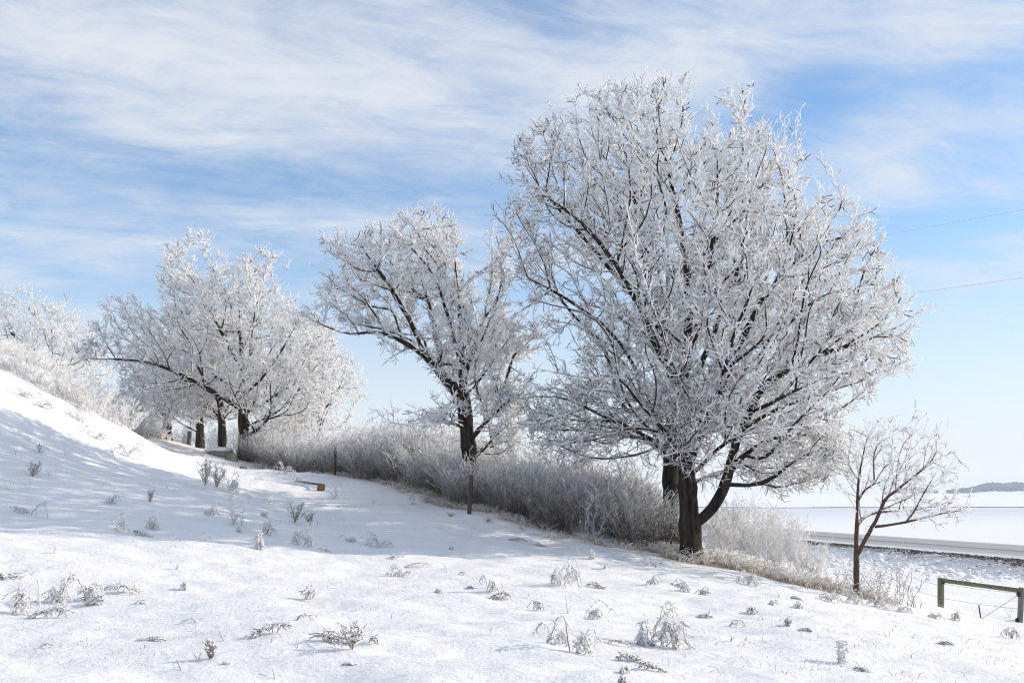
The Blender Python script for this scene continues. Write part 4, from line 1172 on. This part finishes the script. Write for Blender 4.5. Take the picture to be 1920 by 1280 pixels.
# timber corner brace
pl_b = P(1764, 1146, 31.5); pl_b[2] = h1(pl_b[0], pl_b[1])
pr_b = P(1912, 1172, 28.8); pr_b[2] = h1(pr_b[0], pr_b[1])
pl_t = P(1764, 1083, 31.5); pr_t = P(1916, 1101, 28.8)
br = empty('fence_brace', pl_b, 'timber fence corner brace, two stout posts joined by a mossy rail', 'fence')
def bpost(nm, b, t, r, mat, S): return post(nm, b, t, r, mat, br, S, origin=pl_b)
bpost('post', pl_b, pl_t, 0.10, 'post_green', 10)
bpost('post', pr_b, pr_t, 0.078, 'post_grey', 10)
g = Geo()
a = pl_t + np.array([0.05, 0, -0.075]); c = pr_t + np.array([-0.05, 0, -0.085])
g.tubes(np.linspace(a, c, 8)[None], (0.064 * np.array([1, .98, 1.03, 1, .97, 1.0, 1.02, 1]))[None], 8, 0.0)
g.obj('rail', M['post_green'], br, origin=pl_b)
def wire_obj(a, b, r, sag, parent, origin, mat='wire', name='wire', k=14):
    g = Geo(); t = np.linspace(0, 1, k); p = a[None] * (1 - t[:, None]) + b[None] * t[:, None]
    p[:, 2] -= sag * 4 * t * (1 - t)
    g.tubes(p[None], np.full((1, k), r), 4, 0.0)
    return g.obj(name, M[mat], parent, origin=origin)
for f in (0.84, 0.42):
    wire_obj(pl_b * (1 - f) + pl_t * f, pr_b * (1 - f) + pr_t * f, 0.0055, 0.02, br, pl_b)
stk_b = P(1839, 1154, 30.2); stk_b[2] = h1(stk_b[0], stk_b[1]); 
wire_obj(pr_b * 0.14 + pr_t * 0.86, stk_b + np.array([0, 0, 0.03]), 0.009, 0.0, br, pl_b, name='brace_wire')
for f in (0.82, 0.12):
    q = pr_b * (1 - f) + pr_t * f + np.array([-0.10, -0.03, 0])
    g = Geo(); K = 4
    g.tubes(np.array([[q + [0, 0, -0.07], q + [0, 0, -0.03], q + [0, 0, 0.04], q + [0, 0, 0.07]]]), np.array([[0.02, 0.055, 0.05, 0.02]]), 6, 0.0)
    g.obj('insulator', M['black'], br, origin=pl_b)
g = Geo(); q = pl_b * 0.14 + pl_t * 0.86 + np.array([0.02, -0.115, 0])
g.tubes(np.array([[q + [-.05, 0, -0.02], q + [0, -.02, 0], q + [0.06, 0, 0.02]]]), np.array([[0.02, 0.03, 0.02]]), 5, 0.0)
g.obj('insulator', M['black'], br, origin=pl_b)
# slack fence wires running from the brace towards the thicket
for k, f in enumerate((0.80, 0.46)):
    a = pl_b * (1 - f) + pl_t * f; b = P(1560, 1085, 30.5); b[2] = h1(b[0], b[1]) + (0.95 if k == 0 else 0.5)
    o = wire_obj(a + np.array([-0.1, 0, 0]), b, 0.0055, 0.06, None, a, name='fence_wire')
    tag(o, 'upper slack fence wire running from the green post to the scrub' if k == 0 else 'lower slack fence wire running from the green post to the scrub', 'wire')
o = post('steel_stake', stk_b, stk_b + np.array([-0.035, 0, 0.43]), 0.020, 'rust', S=5)
tag(o, 'thin rusty steel stake tilted in the snow between the brace posts', 'stake')

# half-buried sawn post
sb = ground_at(600, 920)
lg = empty('fallen_post', (sb[0], sb[1], sb[2]), 'half-buried sawn timber stub with a thin pole lying in the snow', 'log')
g = Geo()
a = np.array([sb[0] - 0.16, sb[1] + 0.25, sb[2] - 0.05]); b = np.array([sb[0] + 0.04, sb[1] - 0.12, sb[2] + 0.20])
a2 = np.array([sb[0] - 0.02, sb[1] + 0.05, sb[2] - 0.2]); b2 = np.array([sb[0] + 0.06, sb[1] - 0.03, sb[2] + 0.22])
g.tubes(np.linspace(a2, b2, 5)[None], np.array([[0.10, 0.11, 0.125, 0.135, 0.12]]), 12, 0.0)
g.obj('stub', M['cut_wood'], lg, smooth=True, origin=sb)
g = Geo()
a3 = b2 + np.array([0.03, 0, -0.03]); q = ground_at(556, 903); b3 = np.array([q[0], q[1], q[2] + 0.03])
g.tubes(np.linspace(a3, b3, 6)[None], np.linspace(0.04, 0.018, 6)[None], 6, 0.0)
g.obj('pole', M['post_dark'], lg, origin=sb)

# snow-capped stones under the wide tree
def stone(px, py, Y, w, h, dpt, label, seed, cap=True):
    p = P(px, py, Y); p[2] = h1(p[0], p[1]); mpp = p[1] / FPX; W_, H_ = w * mpp, h * mpp
    e = empty('boulder', (p[0], p[1], p[2]), label, 'rock')
    rng = np.random.default_rng(seed)
    def blob(sx, sy, sz, off, mat, nm, rough):
        n1, n2 = 18, 10; g = Geo()
        th = np.linspace(0, 2 * math.pi, n1, endpoint=False); ph = np.linspace(0.04, math.pi - 0.04, n2)
        T_, F_ = np.meshgrid(th, ph)
        x, y, z = np.cos(T_) * np.sin(F_), np.sin(T_) * np.sin(F_), np.cos(F_)
        rr = 1 + rough * (np.sin(3 * T_ + seed) * np.sin(2 * F_) * 0.6 + rng.normal(0, 0.5, T_.shape) * np.sin(F_))
        v = np.stack([x * rr * sx, y * rr * sy, z * rr * sz], -1) + np.array(p) + np.array(off)
        g.verts(v.reshape(-1, 3)); ii = np.arange(n1 * n2).reshape(n2, n1)
        A, B = ii[:-1], ii[1:]
        g.Q.append(np.stack([A, B, np.roll(B, -1, 1), np.roll(A, -1, 1)], -1).reshape(-1, 4))
        return g.obj(nm, M[mat], e, smooth=(mat != 'rock'), origin=p)
    blob(W_ * .5, dpt * .5, H_ * .75, (0, dpt * .3, 0.02), 'rock', 'stone', 0.10)
    if cap: blob(W_ * .50, dpt * .52, H_ * .36, (-0.05, dpt * .38, H_ * .58), 'snow', 'snow_cap', 0.05)
stone(408, 841, 44.5, 54, 19, 1.0, 'long low stone under a thick snow cap beside the black trunk', 1)
stone(432, 854, 43.5, 24, 20, 0.6, 'small bare grey brown stone at the foot of the black trunk', 2, False)
stone(455, 882, 37, 14, 5, 0.35, 'flat dark stone just showing through sunlit snow between the tree shadows', 3, False)

# rimed overhead cables on poles along the road
pa = P(1262, 930, 46); pa[2] = h1(pa[0], pa[1])
pb = P(2420, 930, 34); pb[2] = h1(pb[0], pb[1])
wa = [P(1262, 505, 46), P(1262, 602, 46)]; wb = [P(2420, 290, 34), P(2420, 440, 34)]
for q, ww, lab in ((pa, wa, 'utility pole standing behind the tallest tree'), (pb, wb, 'utility pole beyond the timber brace')):
    e = empty('utility_pole', q, lab, 'pole', None)
    g = Geo(); t = np.linspace(0, 1, 6)
    top = np.array([q[0], q[1], ww[0][2] + 0.35])
    g.tubes((q[None] * (1 - t[:, None]) + top[None] * t[:, None] - np.array([0, 0, .3]) * (1 - t[:, None]))[None], np.linspace(0.15, 0.10, 6)[None], 10, 0.0)
    g.obj('pole', M['post_grey'], e, origin=q)
    for w_ in ww:
        g = Geo(); c = np.array([w_[0], w_[1], w_[2]])
        g.tubes(np.array([[c + [0, -.1, -.06], c + [0, -.1, 0], c + [0, -.1, .06]]]), np.array([[.05, .07, .04]]), 8, 0.0)
        g.obj('insulator', M['black'], e, origin=q)
for k in range(2):
    o = wire_obj(wa[k] + np.array([0, -.1, 0]), wb[k] + np.array([0, -.1, 0]), 0.0095, 0.25, None, wa[k], 'frost_wire', 'overhead_cable', 40)
    tag(o, ('upper' if k == 0 else 'lower') + ' rimed overhead cable crossing the sky beside the tallest tree', 'cable')

# ------------------------------------------------------------------ air
g = Geo()
from mathutils import Matrix
g.box(Matrix.Translation((200, 1100, 14)) @ Matrix.Diagonal((6200, 5000, 56, 1)))
hz = bpy.data.materials.new('thin_haze'); hz.use_nodes = True
nt = hz.node_tree; nt.nodes.clear()
vo = nt.nodes.new('ShaderNodeVolumePrincipled'); vo.inputs['Density'].default_value = 2.0e-4; vo.inputs['Color'].default_value = (0.82, 0.91, 1.0, 1)
mo = nt.nodes.new('ShaderNodeOutputMaterial'); nt.links.new(vo.outputs[0], mo.inputs['Volume'])
tag(g.obj('haze', hz, smooth=False), 'thin winter haze over the valley', kind='stuff')
